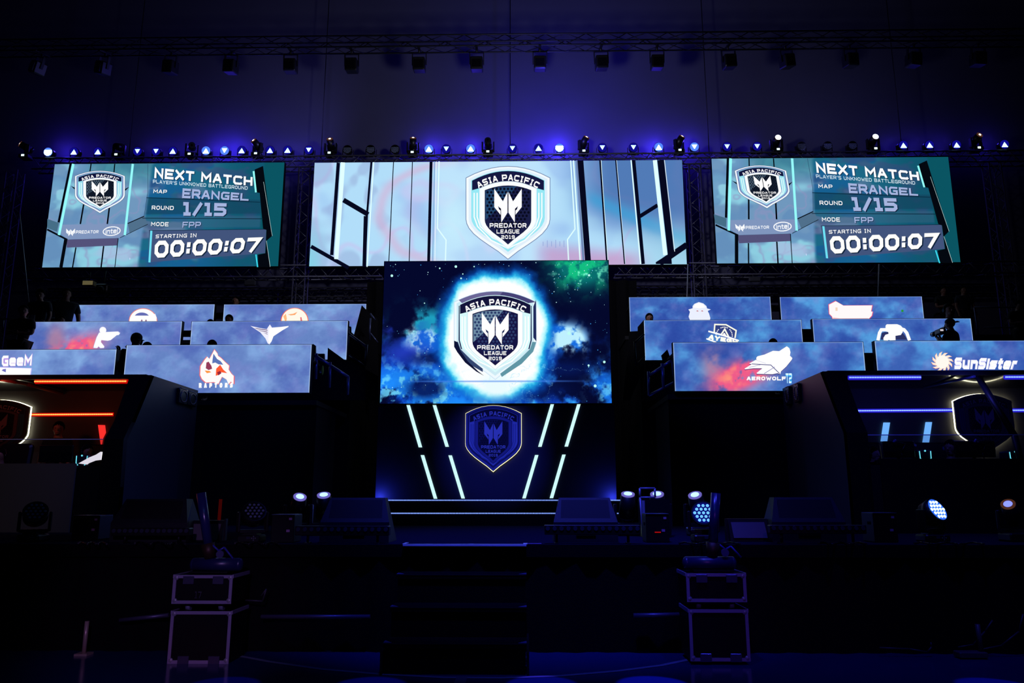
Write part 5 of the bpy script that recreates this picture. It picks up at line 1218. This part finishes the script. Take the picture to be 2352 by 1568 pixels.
# glowing white curved shape in the left booth
sw = [(180, 1064), (205, 1050), (220, 1044), (231, 1037), (230, 1055), (215, 1057), (200, 1063), (196, 1066)]
MB().prism([P(x, y, YBT + .17) for x, y in sw], (0, .05, 0)).build('curved_swoosh', emit('curved_white_glow', (255, 250, 252), 1.1), label='glowing white curved shape behind the computer in the left booth', cat='lamp')
MB().cyl(P(500, 1235, 9.4), P(507, 1146, 9.4), .02, .02, 8).build('red_light_tube', emit('dim_red_tube', (90, 8, 6), .35), label='dim red upright tube behind the left grey flood panel', cat='lamp')
# microphone arms in the right booth
for px, lb in ((2050, 'left'), (2235, 'right')):
    z0_ = P(px, 1040, YBT + .2).z; c = P(px, 1000, YBT + .2); t = thing('microphone_arm', 'desk microphone arm near the %s monitor of the right booth' % lb, 'microphone', (c.x + .1, c.y, zdR))
    MB().tube([(c.x + .12, c.y, zdR + .0), (c.x + .1, c.y, zdR + .12), (c.x + .16, c.y, zdR + .24), (c.x, c.y - .05, zdR + .26)], .008, 6).build('arm', PLAS, t)
    MB().cyl((c.x - .03, c.y - .06, zdR + .25), (c.x + .01, c.y - .05, zdR + .29), .018, .018, 10).build('microphone', mat('mic_grille', (90, 90, 150), .3, metal=.5), t)
# ================================================================== GEAR ALONG THE STAGE EDGE
def wedge(label, pxl, pxr, pyt, pyb, flip=1, deep=.5):
    a = PZ(pxl, pyb, STG); b = PZ(pxr, pyb, STG); Y = a.y; w = b.x - a.x; cx = (a.x + b.x) / 2; zt_ = P((pxl + pxr) / 2, pyt, Y).z; h = zt_ - STG
    t = thing('stage_monitor', label, 'speaker', (cx, Y, STG), 'wedge stage monitors')
    S = STG + .002
    def sec(x, k): return [(x, Y, S), (x, Y + .0, S + h * .45), (x, Y + .12 * k, S + h), (x, Y + deep * .55, S + h), (x, Y + deep, S)]
    ins = w * .1
    A = [(a.x + (0 if i in (0, 1, 4) else ins), y, z) for i, (x, y, z) in enumerate(sec(a.x, 1))]; B = [(b.x - (0 if i in (0, 1, 4) else ins), y, z) for i, (x, y, z) in enumerate(sec(b.x, 1))]
    m = MB(); m.add(A + B, [(0, 1, 2, 3, 4), (9, 8, 7, 6, 5)] + [(i, 5 + i, 5 + (i + 1) % 5, (i + 1) % 5) for i in range(5)]); m.build('cabinet', mat('speaker_paint', (24, 26, 32), .5, noise=.2, scale=150, spec=.3, bump=.1), t)
    MB().box((cx, Y - .006, S + h * .22), (w * .3, .012, h * .14)).build('handle_recess', MATTE, t)
    g = MB(); g.add([(a.x + ins * 1.1, Y + .02, S + h * .5), (b.x - ins * 1.1, Y + .02, S + h * .5), (b.x - ins * 1.3, Y + .105, S + h * .95), (a.x + ins * 1.3, Y + .105, S + h * .95)], [(0, 1, 2, 3)]); g.v = [(x, y - .008, z) for x, y, z in g.v]; g.build('back_plate', BLACK, t)
    return t
wedge('dark wedge monitor at left, in front of the left booth wall', 250, 428, 1146, 1246)
wedge('dark wedge monitor just left of the centre steps', 733, 893, 1143, 1246)
wedge('dark wedge monitor just right of the centre steps', 1272, 1420, 1143, 1246)
wedge('dark wedge monitor at right, in front of the right booth wall', 1776, 1945, 1142, 1246)
def ledbar(label, pxl, pxr, pyt, pyb, Y):
    a, b = P(pxl, pyt, Y), P(pxr, pyt, Y); z1_ = a.z; z0_ = P(pxl, pyb, Y).z; cx = (a.x + b.x) / 2
    t = thing('led_bar', label, 'lamp', (cx, Y, STG), 'unlit led bars on the stage edge')
    MB().box((cx, Y, (z0_ + z1_) / 2), (b.x - a.x, .1, z1_ - z0_), bev=.01).build('housing', PLAS, t)
    n = 14; m = MB()
    for i in range(n): x = a.x + (b.x - a.x) * (i + .5) / n; m.cyl((x, Y - .051, (z0_ + z1_) / 2 + .012), (x, Y - .058, (z0_ + z1_) / 2 + .012), .022, .02, 10)
    m.build('lens_row', mat('frosted_lens', (50, 52, 66), .3), t, kind='stuff')
    for x in (a.x + .12, b.x - .12): MB().tube([(x, Y, z0_ + .01), (x, Y, STG + .012)], .014, 6).box((x, Y, STG + .008), (.04, .14, .012)).build('foot', DARKALU, t)
ledbar('unlit led bar in front of the left booth wedge monitor', 262, 440, 1212, 1230, YF + .1)
ledbar('unlit led bar in front of the wedge monitor left of the steps', 681, 896, 1207, 1229, YF + .1)
ledbar('unlit led bar in front of the wedge monitor right of the steps', 1250, 1470, 1205, 1227, YF + .1)
ledbar('unlit led bar in front of the right booth wedge monitor', 1765, 1985, 1205, 1225, YF + .1)
STK = mat('pinkish_sticker', (190, 130, 150), .6)
def amp(label, pxl, pxr, pyt, pyb, deep=.28, mk=1, red=False):
    a = PZ(pxl, pyb, STG); b = PZ(pxr, pyb, STG); Y = a.y; zt_ = P(pxl, pyt, Y).z; cx = (a.x + b.x) / 2
    t = thing('stage_box', label, 'equipment box', (cx, Y, STG), 'upright black equipment boxes')
    S = STG + .003
    MB().box((cx, Y + deep / 2, (S + zt_) / 2), (b.x - a.x, deep, zt_ - S), bev=.008).build('housing', LAM, t)
    MB().box((cx, Y + deep / 2 - .01, zt_ + .002), (b.x - a.x, deep, .005)).build('top_edge', mat('blue_sheen_metal', (90, 90, 130), .35, metal=.4), t)
    MB().box((b.x - .04, Y - .003, zt_ - .04), (.03, .004, .022)).build('sticker', STK, t); MB().box((b.x - .06, Y - .003, S + (zt_ - S) * .42), (.034, .004, .024)).build('sticker', STK, t)
    MB().box((a.x - .003, Y + .1, zt_ - .1), (.006, .07, .03)).build('handle', MATTE, t)
    if red: MB().box((cx + .0, Y - .003, S + .1), (.06, .004, .01)).build('indicator', emit('red_indicator', (190, 15, 20), .8, False), t)
amp('black equipment box with white stickers at the foot of the left booth', 163, 225, 1184, 1240)
amp('black equipment box left of the centre wedge monitors', 621, 674, 1182, 1246)
amp('black equipment box with red indicator right of the centre wedge monitors', 1485, 1538, 1180, 1246, red=True)
amp('black equipment box below the right booth desk', 2010, 2064, 1178, 1246)
# grey flood panels
def flood(label, pts, pyb, lm):
    a = PZ(pts[3][0], pyb, STG); Y = a.y; q_ = [P(x, y, Y) for x, y in pts]
    zc = avg(*[p.z for p in q_]); xa, xb = q_[3].x, q_[2].x
    t = thing('flood_panel', label, 'lamp', ((xa + xb) / 2, Y, STG), 'strobe flood panels')
    fr_ = [(p[0] + sx * .03, Y + .01 + (.06 if i < 2 else 0), p[2] + sz * .035) for i, (p, sx, sz) in enumerate(zip(q_, (-1, 1, 1, -1), (1, 1, -1, -1)))]
    fr_ = [(x, y, max(z, STG + .005)) for x, y, z in fr_]
    MB().prism(fr_, (0, .09, 0)).build('frame', PLAS, t)
    f = [(p.x, Y + (.06 if i < 2 else 0), p.z) for i, p in enumerate(q_)]
    MB().prism(f, (0, .008, 0)).build('reflector_face', lm, t)
    MB().box((xa - .06, Y + .06, STG + .12), (.02, .05, .22)).build('yoke', DARKALU, t); MB().box((xb + .06, Y + .06, STG + .12), (.02, .05, .22)).build('yoke', DARKALU, t)
flood('grey flood panel behind the left confetti cannon', [(428, 1203), (503, 1203), (498, 1240), (424, 1240)], 1244, GREYP)
flood('grey flood panel right of the lit right-hand wash lamp', [(1682, 1199), (1759, 1199), (1764, 1235), (1686, 1235)], 1244, GREYP)
# wash moving heads on the stage
def wash(label, px, pyb, sc_, pan, tilt, lit, pyt=None):
    c = PZ(px, pyb, STG); t = thing('wash_light', label, 'lamp', (c.x, c.y + .14, STG), 'wash moving heads along the stage edge')
    o_ = Vector((c.x, c.y + .14, STG + .003)); s = sc_; R = Euler((0, 0, pan)).to_matrix(); T = Euler((tilt, 0, 0)).to_matrix(); hc = Vector((0, 0, .36 * s))
    def fin(mb, head=False, pn=False):
        if head: mb.v = [tuple(o_ + R @ (hc + T @ Vector(p))) for p in mb.v]
        elif pn: mb.v = [tuple(o_ + R @ Vector(p)) for p in mb.v]
        else: mb.v = [tuple(o_ + Vector(p)) for p in mb.v]
        return mb
    fin(MB().box((0, 0, .055 * s), (.32 * s, .28 * s, .1 * s), bev=.025 * s).box((0, 0, .115 * s), (.2 * s, .2 * s, .03 * s))).build('base', PLAS, t)
    ym = MB().box((-.19 * s, 0, .28 * s), (.04 * s, .12 * s, .28 * s), bev=.015 * s).box((.19 * s, 0, .28 * s), (.04 * s, .12 * s, .28 * s), bev=.015 * s).box((0, 0, .15 * s), (.36 * s, .12 * s, .05 * s), bev=.015 * s)
    fin(ym, pn=True).build('yoke', PLAS, t)
    fin(MB().cyl((0, -.12 * s, 0), (0, .04 * s, 0), .165 * s, .16 * s, 24).cyl((0, .04 * s, 0), (0, .14 * s, 0), .16 * s, .08 * s, 24), True).build('head', PLAS, t)
    fin(MB().cyl((0, -.121 * s, 0), (0, -.124 * s, 0), .145 * s, .145 * s, 24), True).build('lens_plate', PARL2 if lit == 2 else (PARL3 if lit else LENSD), t)
    b = MB()
    for j in range(-2, 3):
        for i in range(-2, 3):
            u = (i + (.5 if j % 2 else 0)) * .058 * s; v = j * .05 * s
            if u * u + v * v > (.13 * s) ** 2: continue
            b.cyl((u, -.124 * s, v), (u, -.134 * s, v), .021 * s, .015 * s, 10)
    fin(b, True).build('led_lenses', (W2_E if lit == 2 else W1_E) if lit else BEADS, t, kind='stuff')
    fin(MB().box((0, -.142 * s, .07 * s), (.05 * s, .006, .03 * s))).build('display', mat('dim_display', (40, 40, 60), .3), t)
    d = MB()
    for (u, v) in ((0, 0), (.018, 0), (-.018, 0), (0, .018), (0, -.018)): d.box((.075 * s + u, -.143 * s, .065 * s + v), (.009, .004, .009))
    fin(d).build('keypad', mat('keypad_grey', (120, 120, 130), .5), t)
    return t
PARL2 = emit('wash_face_blue', (50, 110, 255), 1.0, False); PARL3 = emit('wash_face_deep_blue', (8, 14, 110), .8, False)
W2_E = emit('wash_led_bright', (180, 235, 255), 3.5, False); W1_E = emit('wash_led_blue', (80, 140, 255), 2.4, False)
wash('unlit wash moving head at the far left below the taupe desk', 55, 1246, .72, .5, -.55, 0)
wash('unlit wash moving head between the left cannon and the equipment box', 566, 1248, .72, .5, -.65, 0)
wash('lit blue wash moving head behind the right confetti cannon', 1625, 1248, .74, -.15, -.3, 1)
wash('brightly lit wash moving head facing right in the lower right', 2160, 1248, .78, .5, -.5, 2)
# beam heads further back on the stage
for i, (px, py, Y, pan, tilt, s, lb) in enumerate(((679, 1143, 9.6, .5, -.95, .62, 'small lit beam head left of the centre wedge, left one of the pair'), (741, 1139, 9.6, .1, -1.1, .62, 'small lit beam head touching the wedge monitor left of the steps'), (1443, 1137, 9.6, 0, -1.15, .62, 'small lit beam head just right of the blue backdrop corner'), (1513, 1137, 9.6, -.2, -1.1, .62, 'small lit beam head in front of the dark rack case'), (1606, 1139, 9.6, -.5, -1.0, .62, 'small lit beam head above the blue wash lamp'))):
    c = P(px, py, Y)
    sC = (c.z - STG) / (.32 + .17 * math.sin(-tilt))
    mover(lb, (c.x, Y + .1, STG + .003), 1, tilt, pan, emit('beam_lens_blue_white', (140, 190, 255), 2.6, False), sC, ind=i in (1, 2), rim=RIM2_E, group='beam moving heads at the back of the stage')
c = P(2318, 1148, 8.3); mover('large lit beam head with red ring at the far right edge', (c.x + .1, 8.45, STG + .003), 1, -.75, -.75, emit('beam_lens_violet', (120, 130, 255), 1.6, False), .85, ind=False, group='beam moving heads at the back of the stage')
# rack case with frame at the back right
c0, c1_ = P(1478, 1196, 9.2), P(1540, 1146, 9.2)
t = thing('rack_case', 'dark rack case with pale metal edges right of the blue backdrop', 'case', ((c0.x + c1_.x) / 2, 9.2, STG))
MB().mm(c0.x, c1_.x, 9.25, 9.6, STG + .003, c1_.z).build('body', LAM, t)
MB().box((c0.x + .01, 9.24, (STG + c1_.z) / 2), (.03, .02, c1_.z - STG - .03)).build('edge_profile', STEEL, t)
a, b = P(1470, 1142, 9.3), P(1504, 1121, 9.3)
MB().tube([(a.x, 9.3, a.z), (a.x, 9.3, b.z), (b.x, 9.3, b.z), (b.x, 9.3, a.z), (a.x, 9.3, a.z)], .012, 6).build('lid_frame', STEEL, t)
MB().tube([(a.x, 9.3, a.z), (a.x + .02, 9.3, STG + .02)], .012, 6).build('frame_leg', STEEL, t)
# ================================================================== ROAD CASES AND CONFETTI CANNONS
CASEM = mat('case_black_laminate', (11, 11, 15), .5, noise=.2, spec=.2)
TRIM2 = mat('case_edge_profile', (150, 140, 165), .45, metal=.1)
def case(label, pxl, pxr, pyt, pyb, Y, depth, latch='bottom', castors=False, num=False):
    a, b = P(pxl, pyb, Y), P(pxr, pyb, Y); zt_ = P((pxl + pxr) / 2, pyt, Y).z; z0_ = max(a.z, .0); cx = (a.x + b.x) / 2; w = b.x - a.x; h = zt_ - z0_
    t = thing('road_case', label, 'road case', (cx, Y, z0_), 'road cases stacked before the stage')
    MB().box((cx, Y + depth / 2, z0_ + h / 2), (w - .01, depth - .01, h - .01)).build('body', CASEM, t)
    e = .028
    for nm, (x0_, x1_, zz0, zz1) in dict(l=(a.x, a.x + e, z0_, zt_), r=(b.x - e, b.x, z0_, zt_), b=(a.x + e, b.x - e, z0_, z0_ + e), t=(a.x + e, b.x - e, zt_ - e, zt_)).items():
        MB().mm(x0_, x1_, Y - .006, Y + .004, zz0, zz1).build('edge_profile', TRIM2, t)
    for x in (a.x, b.x): MB().mm(x - .006, x + .006, Y, Y + depth, zt_ - e, zt_ + .003).build('edge_profile', TRIM2, t)
    for x in (a.x + .025, b.x - .025):
        for z in (z0_ + .025, zt_ - .025): MB().sph((x, Y + .002, z), (.024, .012, .024), 10, 6).build('corner_ball', STEEL, t)
    for x in (cx - w * .24, cx + w * .26):
        z = z0_ + .03 if latch == 'bottom' else zt_ - .045
        MB().box((x, Y - .008, z), (.1, .012, .07), bev=.012).build('butterfly_latch', mat('latch_metal', (120, 120, 150), .3, metal=.8), t)
    if castors:
        for x in (cx - w * .28, cx + w * .28): MB().cyl((x - .02, Y + .1, z0_ - .035), (x + .02, Y + .1, z0_ - .035), .034, .034, 12).box((x, Y + .1, z0_ - .006), (.07, .07, .01)).build('castor', mat('castor_grey', (120, 125, 150), .4), t)
    if num:
        art = Art(lambda a_, b_, k: (a_, Y - .001, b_)); c = P(455, 1366, Y)
        text(art, '17', lambda u, v: (c.x - .03 + .06 * u, c.z - .03 + .06 * v), (70, 70, 80), 1, t=.16); art.build('number_marking', PRINT, t)
    return t, cx, zt_, w
YK = 7.33
kA = case('lower left road case with aluminium edges and red latches', 384, 525, 1403, 1524, YK, .42, 'bottom')
kB = case('upper left road case marked 17, under the left confetti cannon', 394, 531, 1320, 1386, YK, .42, 'top', True, True)
kC = case('lower right road case with dim violet edges', 1586, 1724, 1399, 1518, YK + .03, .42, 'bottom')
kD = case('upper right road case under the right confetti cannon', 1578, 1716, 1316, 1382, YK + .03, .42, 'top', True)
for kk in (kA, kC):
    for ch in kk[0].children: pass
def cannon(label, k, px, pts, sg):
    t0, cx, z, w = k; Y = YK + .22
    t = thing('confetti_cannon', label, 'confetti cannon', (cx, Y, z + .004), 'confetti cannons on the road cases')
    bl_, tp = P(px[0], 1290, Y), P(px[1], 1132, Y)
    MB().cyl((cx - .2 + sg * .02, Y, z + .075), (cx + .22 + sg * .02, Y, z + .075), .06, .06, 16).sph((cx - .2 + sg * .02, Y, z + .075), (.04, .06, .06), 12, 8).sph((cx + .22 + sg * .02, Y, z + .075), (.04, .06, .06), 12, 8).build('air_tank', mat('tank_blue', (30, 32, 80), .35, spec=.6), t)
    MB().box((cx, Y, z + .012), (.36, .24, .014)).build('base_plate', PLAS, t)
    MB().cyl((bl_.x, Y, z + .13), (bl_.x + (tp.x - bl_.x) * .25, Y, z + .13 + (tp.z - z - .13) * .22), .05, .065, 14).build('breech', mat('brass_brown', (70, 48, 36), .5, metal=.5), t)
    p0 = Vector((bl_.x + (tp.x - bl_.x) * .2, Y, z + .13 + (tp.z - z - .13) * .2)); p1 = Vector((tp.x, Y, tp.z))
    MB().cyl(p0, p1, .042, .045, 18).build('barrel', mat('barrel_blue_paint', (34, 40, 92), .25, spec=.7), t)
    q0 = p0 + Vector((.05, -.02, 0)); MB().tube([q0, q0 + Vector((.06, 0, -.05)), q0 + Vector((.11, 0, -.02)), q0 + Vector((.2, 0, -.12))], .009, 6).build('air_hose', mat('hose_blue', (60, 60, 160), .3), t)
    g = Vector((bl_.x + .11, Y - .03, z + .17)); MB().cyl(g, g + Vector((0, -.03, 0)), .035, .035, 16).build('pressure_gauge', mat('gauge_grey', (90, 90, 130), .25, metal=.3), t)
cannon('confetti cannon with raised barrel on the left road cases', kB, (482, 462), None, 1)
cannon('confetti cannon with raised barrel on the right road cases', kD, (1636, 1644), None, -1)
# ================================================================== SMALL THINGS UNDER AND BEFORE THE STAGE
def pole(label, x0_, y0_, x1_, y1_, Y, r, m, name='metal_pole', cat='pole'): return MB().cyl(P(x0_, y0_, Y), P(x1_, y1_, Y), r, r, 10).build(name, m, label=label, cat=cat)
POLEM = mat('warm_polished_pole', (190, 160, 140), .3, metal=.3)
z_ = PZ(240, 1487, 0); MB().cyl((z_.x, 7.7, .02), (z_.x + .0, 7.7, P(246, 1426, 7.7).z), .02, .02, 10).box((z_.x, 7.7, .01), (.12, .12, .02)).build('metal_pole', POLEM, label='short shiny upright pole on the floor at the left under the stage', cat='pole')
PIPEM = mat('dim_scaffold_pipe', (90, 85, 110), .4, metal=.5)
pole('dim horizontal pipe under the stage left of the road cases', 275, 1424, 388, 1412, 7.8, .02, PIPEM, 'scaffold_pipe', 'pipe')
pole('dim horizontal pipe under the stage right of the left road cases', 600, 1416, 850, 1416, 7.8, .02, PIPEM, 'scaffold_pipe', 'pipe')
pole('dim horizontal pipe under the stage left of the right road cases', 1455, 1413, 1560, 1411, 7.8, .02, PIPEM, 'scaffold_pipe', 'pipe')
t = thing('floor_stand', 'small dim metal stand on the floor at the lower right', 'stand', tuple(PZ(2185, 1480, 0)))
c = PZ(2195, 1490, 0); MB().cyl((c.x, 7.7, .05), (c.x - .01, 7.7, P(2196, 1433, 7.7).z), .022, .022, 8).build('post', mat('dim_pink_metal', (80, 62, 70), .5), t); MB().box((c.x - .1, 7.7, .035), (.26, .12, .05), bev=.01).build('foot_plate', mat('dim_pink_metal', (80, 62, 70), .5), t)
for i, (pts, lb) in enumerate((([(2200, 1486), (2235, 1480), (2262, 1450), (2280, 1424)], 'thin cable curving up at the lower right beside the floor stand'), ([(2020, 1487), (2090, 1490), (2130, 1497), (2140, 1485), (2138, 1475)], 'thin cable lying on the floor left of the lower-right stand'), ([(2250, 1492), (2300, 1482), (2340, 1450), (2350, 1410)], 'thin cable at the lower right corner of the photo'), ([(600, 1368), (612, 1352), (603, 1380), (560, 1378)], 'thin cable hanging on the skirt right of the left road cases'))):
    MB().tube([P(x, y, 7.75) if P(x, y, 7.75).z > .02 else PZ(x, y, .012) for x, y in pts], .008, 6).build('power_cable', mat('cable_grey', (56, 52, 58), .5), label=lb, cat='cable')
for i, (x0_, x1_) in enumerate(((180, 245), (310, 425), (540, 640), (1560, 1700), (1880, 1990), (2100, 2260))):
    pts = []
    for k in range(14):
        x = x0_ + (x1_ - x0_) * k / 13; p = PZ(x, 1247 - 2 * math.sin(k * 1.3), STG + .012); pts.append(p)
    MB().tube(pts, .009, 6).build('power_cable', mat('black_rubber', (14, 14, 18), .4, spec=.5), label='black cable lying along the stage edge, %s from the left' % ORD[i + 1], cat='cable', group='cables along the stage edge')
# ================================================================== LIGHTS (some at lamps of the place, others added unseen)
BLU = (.06, .03, 1.0)
for i, (px, py, br, sh) in enumerate(PARS):
    g = GLOW.get(i, .5)
    if g <= 0: continue
    c = P(px, py, YP)
    plight('par_halo_fill', (c.x, YB - .34, zt_top + .74), BLU, g * 6.5 + .2, .05)  # added lamps behind and above the pars throw halos on the wall
# haze hanging round the top truss
hz_ = bpy.data.materials.new('stage_haze'); hz_.use_nodes = True; nt = hz_.node_tree; nt.nodes.clear()
o = nt.nodes.new('ShaderNodeOutputMaterial'); vs_ = nt.nodes.new('ShaderNodeVolumeScatter'); vs_.inputs['Density'].default_value = .022; vs_.inputs['Anisotropy'].default_value = .2
nt.links.new(vs_.outputs[0], o.inputs['Volume'])
if HAZE: MB().mm(-15.3, 15.3, YT + .14, YB - .02, zt_top - .3, 15.5).build('haze', hz_, label='thin blue stage haze drifting above the hanging screens', cat='haze', kind='stuff')
# unseen spots before the top truss give the wall its blue wash
slight('truss_wash', (P(1270, 345, 19).x, 17.3, zt_top + .4), (P(1270, 150, YB).x, YB, 13), (.06, .05, 1), 520, 130, 1, .15)
slight('truss_wash', (P(750, 345, 19).x, 17.6, zt_top + .4), (P(500, 150, YB).x, YB, 13), (.14, .13, .62), 260, 135, 1, .15)
slight('truss_wash', (P(1900, 345, 19).x, 17.6, zt_top + .4), (P(1900, 150, YB).x, YB, 13), (.14, .14, .6), 90, 135, 1, .15)
# backdrop corner lamps
for px in (868, 1410):
    c = P(px, 1143, 13.8); plight('corner_lamp', (c.x, 13.74, zt2 + .04), (.05, .08, 1), 9, .02)
slight('unseen_front_wash', (-1.0, 3.0, 6.5), (P(1133, 1000, 13.8).x, 13.8, 2.2), (.05, .07, 1), 3200, 11, .8, .1)  # unseen front spots, added to turn sign and deck blue
slight('unseen_front_wash', (0, 5.0, 9), (0, 9.4, 1), (.05, .06, 1), 3600, 40, .9, .2)
slight('unseen_front_wash', (3.2, 5.0, 9), (3.4, 9.0, 1), (.05, .05, 1), 900, 50, .9, .2)
slight('case_fill', (-1.5, 1.0, 3.0), (-3.2, 7.3, .6), (.4, .22, .8), 420, 24, .8, .1)  # unseen violet spots added to tint the road case edges
slight('case_fill', (1.2, 1.0, 3.0), (2.2, 7.3, .6), (.25, .06, .7), 170, 20, .8, .1)
slight('booth_wash', (-.5, 7.0, 8.0), (-5.4, 12, 2.2), (.05, .12, 1), 800, 34, .8, .2)  # unseen blue spots on the booths, no fixture behind them
slight('booth_wash', (.5, 7.0, 8.0), (4.8, 12, 2.2), (.05, .07, 1), 500, 34, .8, .2)
slight('rail_wash', (-.5, 9.0, 6.0), (-3.6, 13.4, 3.6), (.05, .08, 1), 300, 26, .8, .1)  # unseen blue spots on the handrails, no fixture behind them
slight('rail_wash', (.5, 9.0, 6.0), (3.2, 13.4, 3.6), (.05, .08, 1), 300, 26, .8, .1)
slight('floor_wash', (0, 1.0, 7.5), (0, 6.8, 0), (.05, .3, 1), 70, 100, .9, .3)  # unseen spot tinting the floor blue, no fixture behind it
slight('truss_front_fill', (0, 12, 8), (0, 19, 9), (.42, .42, .6), 1300, 140, .9, .3)  # added spot in mid-air, brightens the trusses
for i, (px, py, w_) in enumerate(((1500, 1572, 4500), (1245, 1572, 2500), (2290, 1576, 2500), (850, 1574, 1400), (510, 1574, 900))):
    c = PZ(px, py, 0); slight('floor_spot', (c.x + .2, c.y - 2.5, 6.0), c, (.08, .05, 1), w_, 5.2, .25, .02)
for (X_, Y_, Z_, cl, w_) in ((XL - 2.2, YBT + .5, zrL - .2, (1, .12, .06), 5), (XR + 2.0, YBT + .5, zrR - .2, (.08, .08, 1), 9)):
    plight('booth_fill', (X_, Y_, Z_), cl, w_, .08)  # added lamp under each booth roof, brightens its shield sign
slight('desk_fill', (-3.5, 4.5, 7.5), (-7.2, 10.4, 1.6), (1, .84, .72), 150, 26, .9, .15)  # unseen neutral spot added to lighten the taupe desk
slight('booth_sign_fill', (-4.5, 5.5, 6.5), (P(20, 980, YbL).x, YbL, 2.4), (.9, .8, .95), 110, 14, .8, .1)  # unseen pale spot added to bring out the left booth sign
# black drape behind the centre screen
xa, xb = P(838, 800, 18.72).x, P(1466, 800, 18.72).x; zt_d = P(1150, 645, 18.72).z; m = MB(); n = 130; vs = []
for i in range(n + 1):
    x = xa + (xb - xa) * i / n; y = 18.72 + .05 * math.sin(i * .95) + .02 * math.sin(i * 2.3); vs += [(x, y, .01), (x, y, zt_d)]
m.add(vs, [(2 * i, 2 * i + 2, 2 * i + 3, 2 * i + 1) for i in range(n)], True); m.build('stage_drape', MATTE, label='black pleated drape hanging behind the centre screen between the tiers', cat='drape')
slight('case_red_fill', (-2.6, 4.0, .5), (-3.0, 7.3, .05), (1, .06, .08), 9, 14, .8, .05)  # unseen low red spot added to redden the lower left case
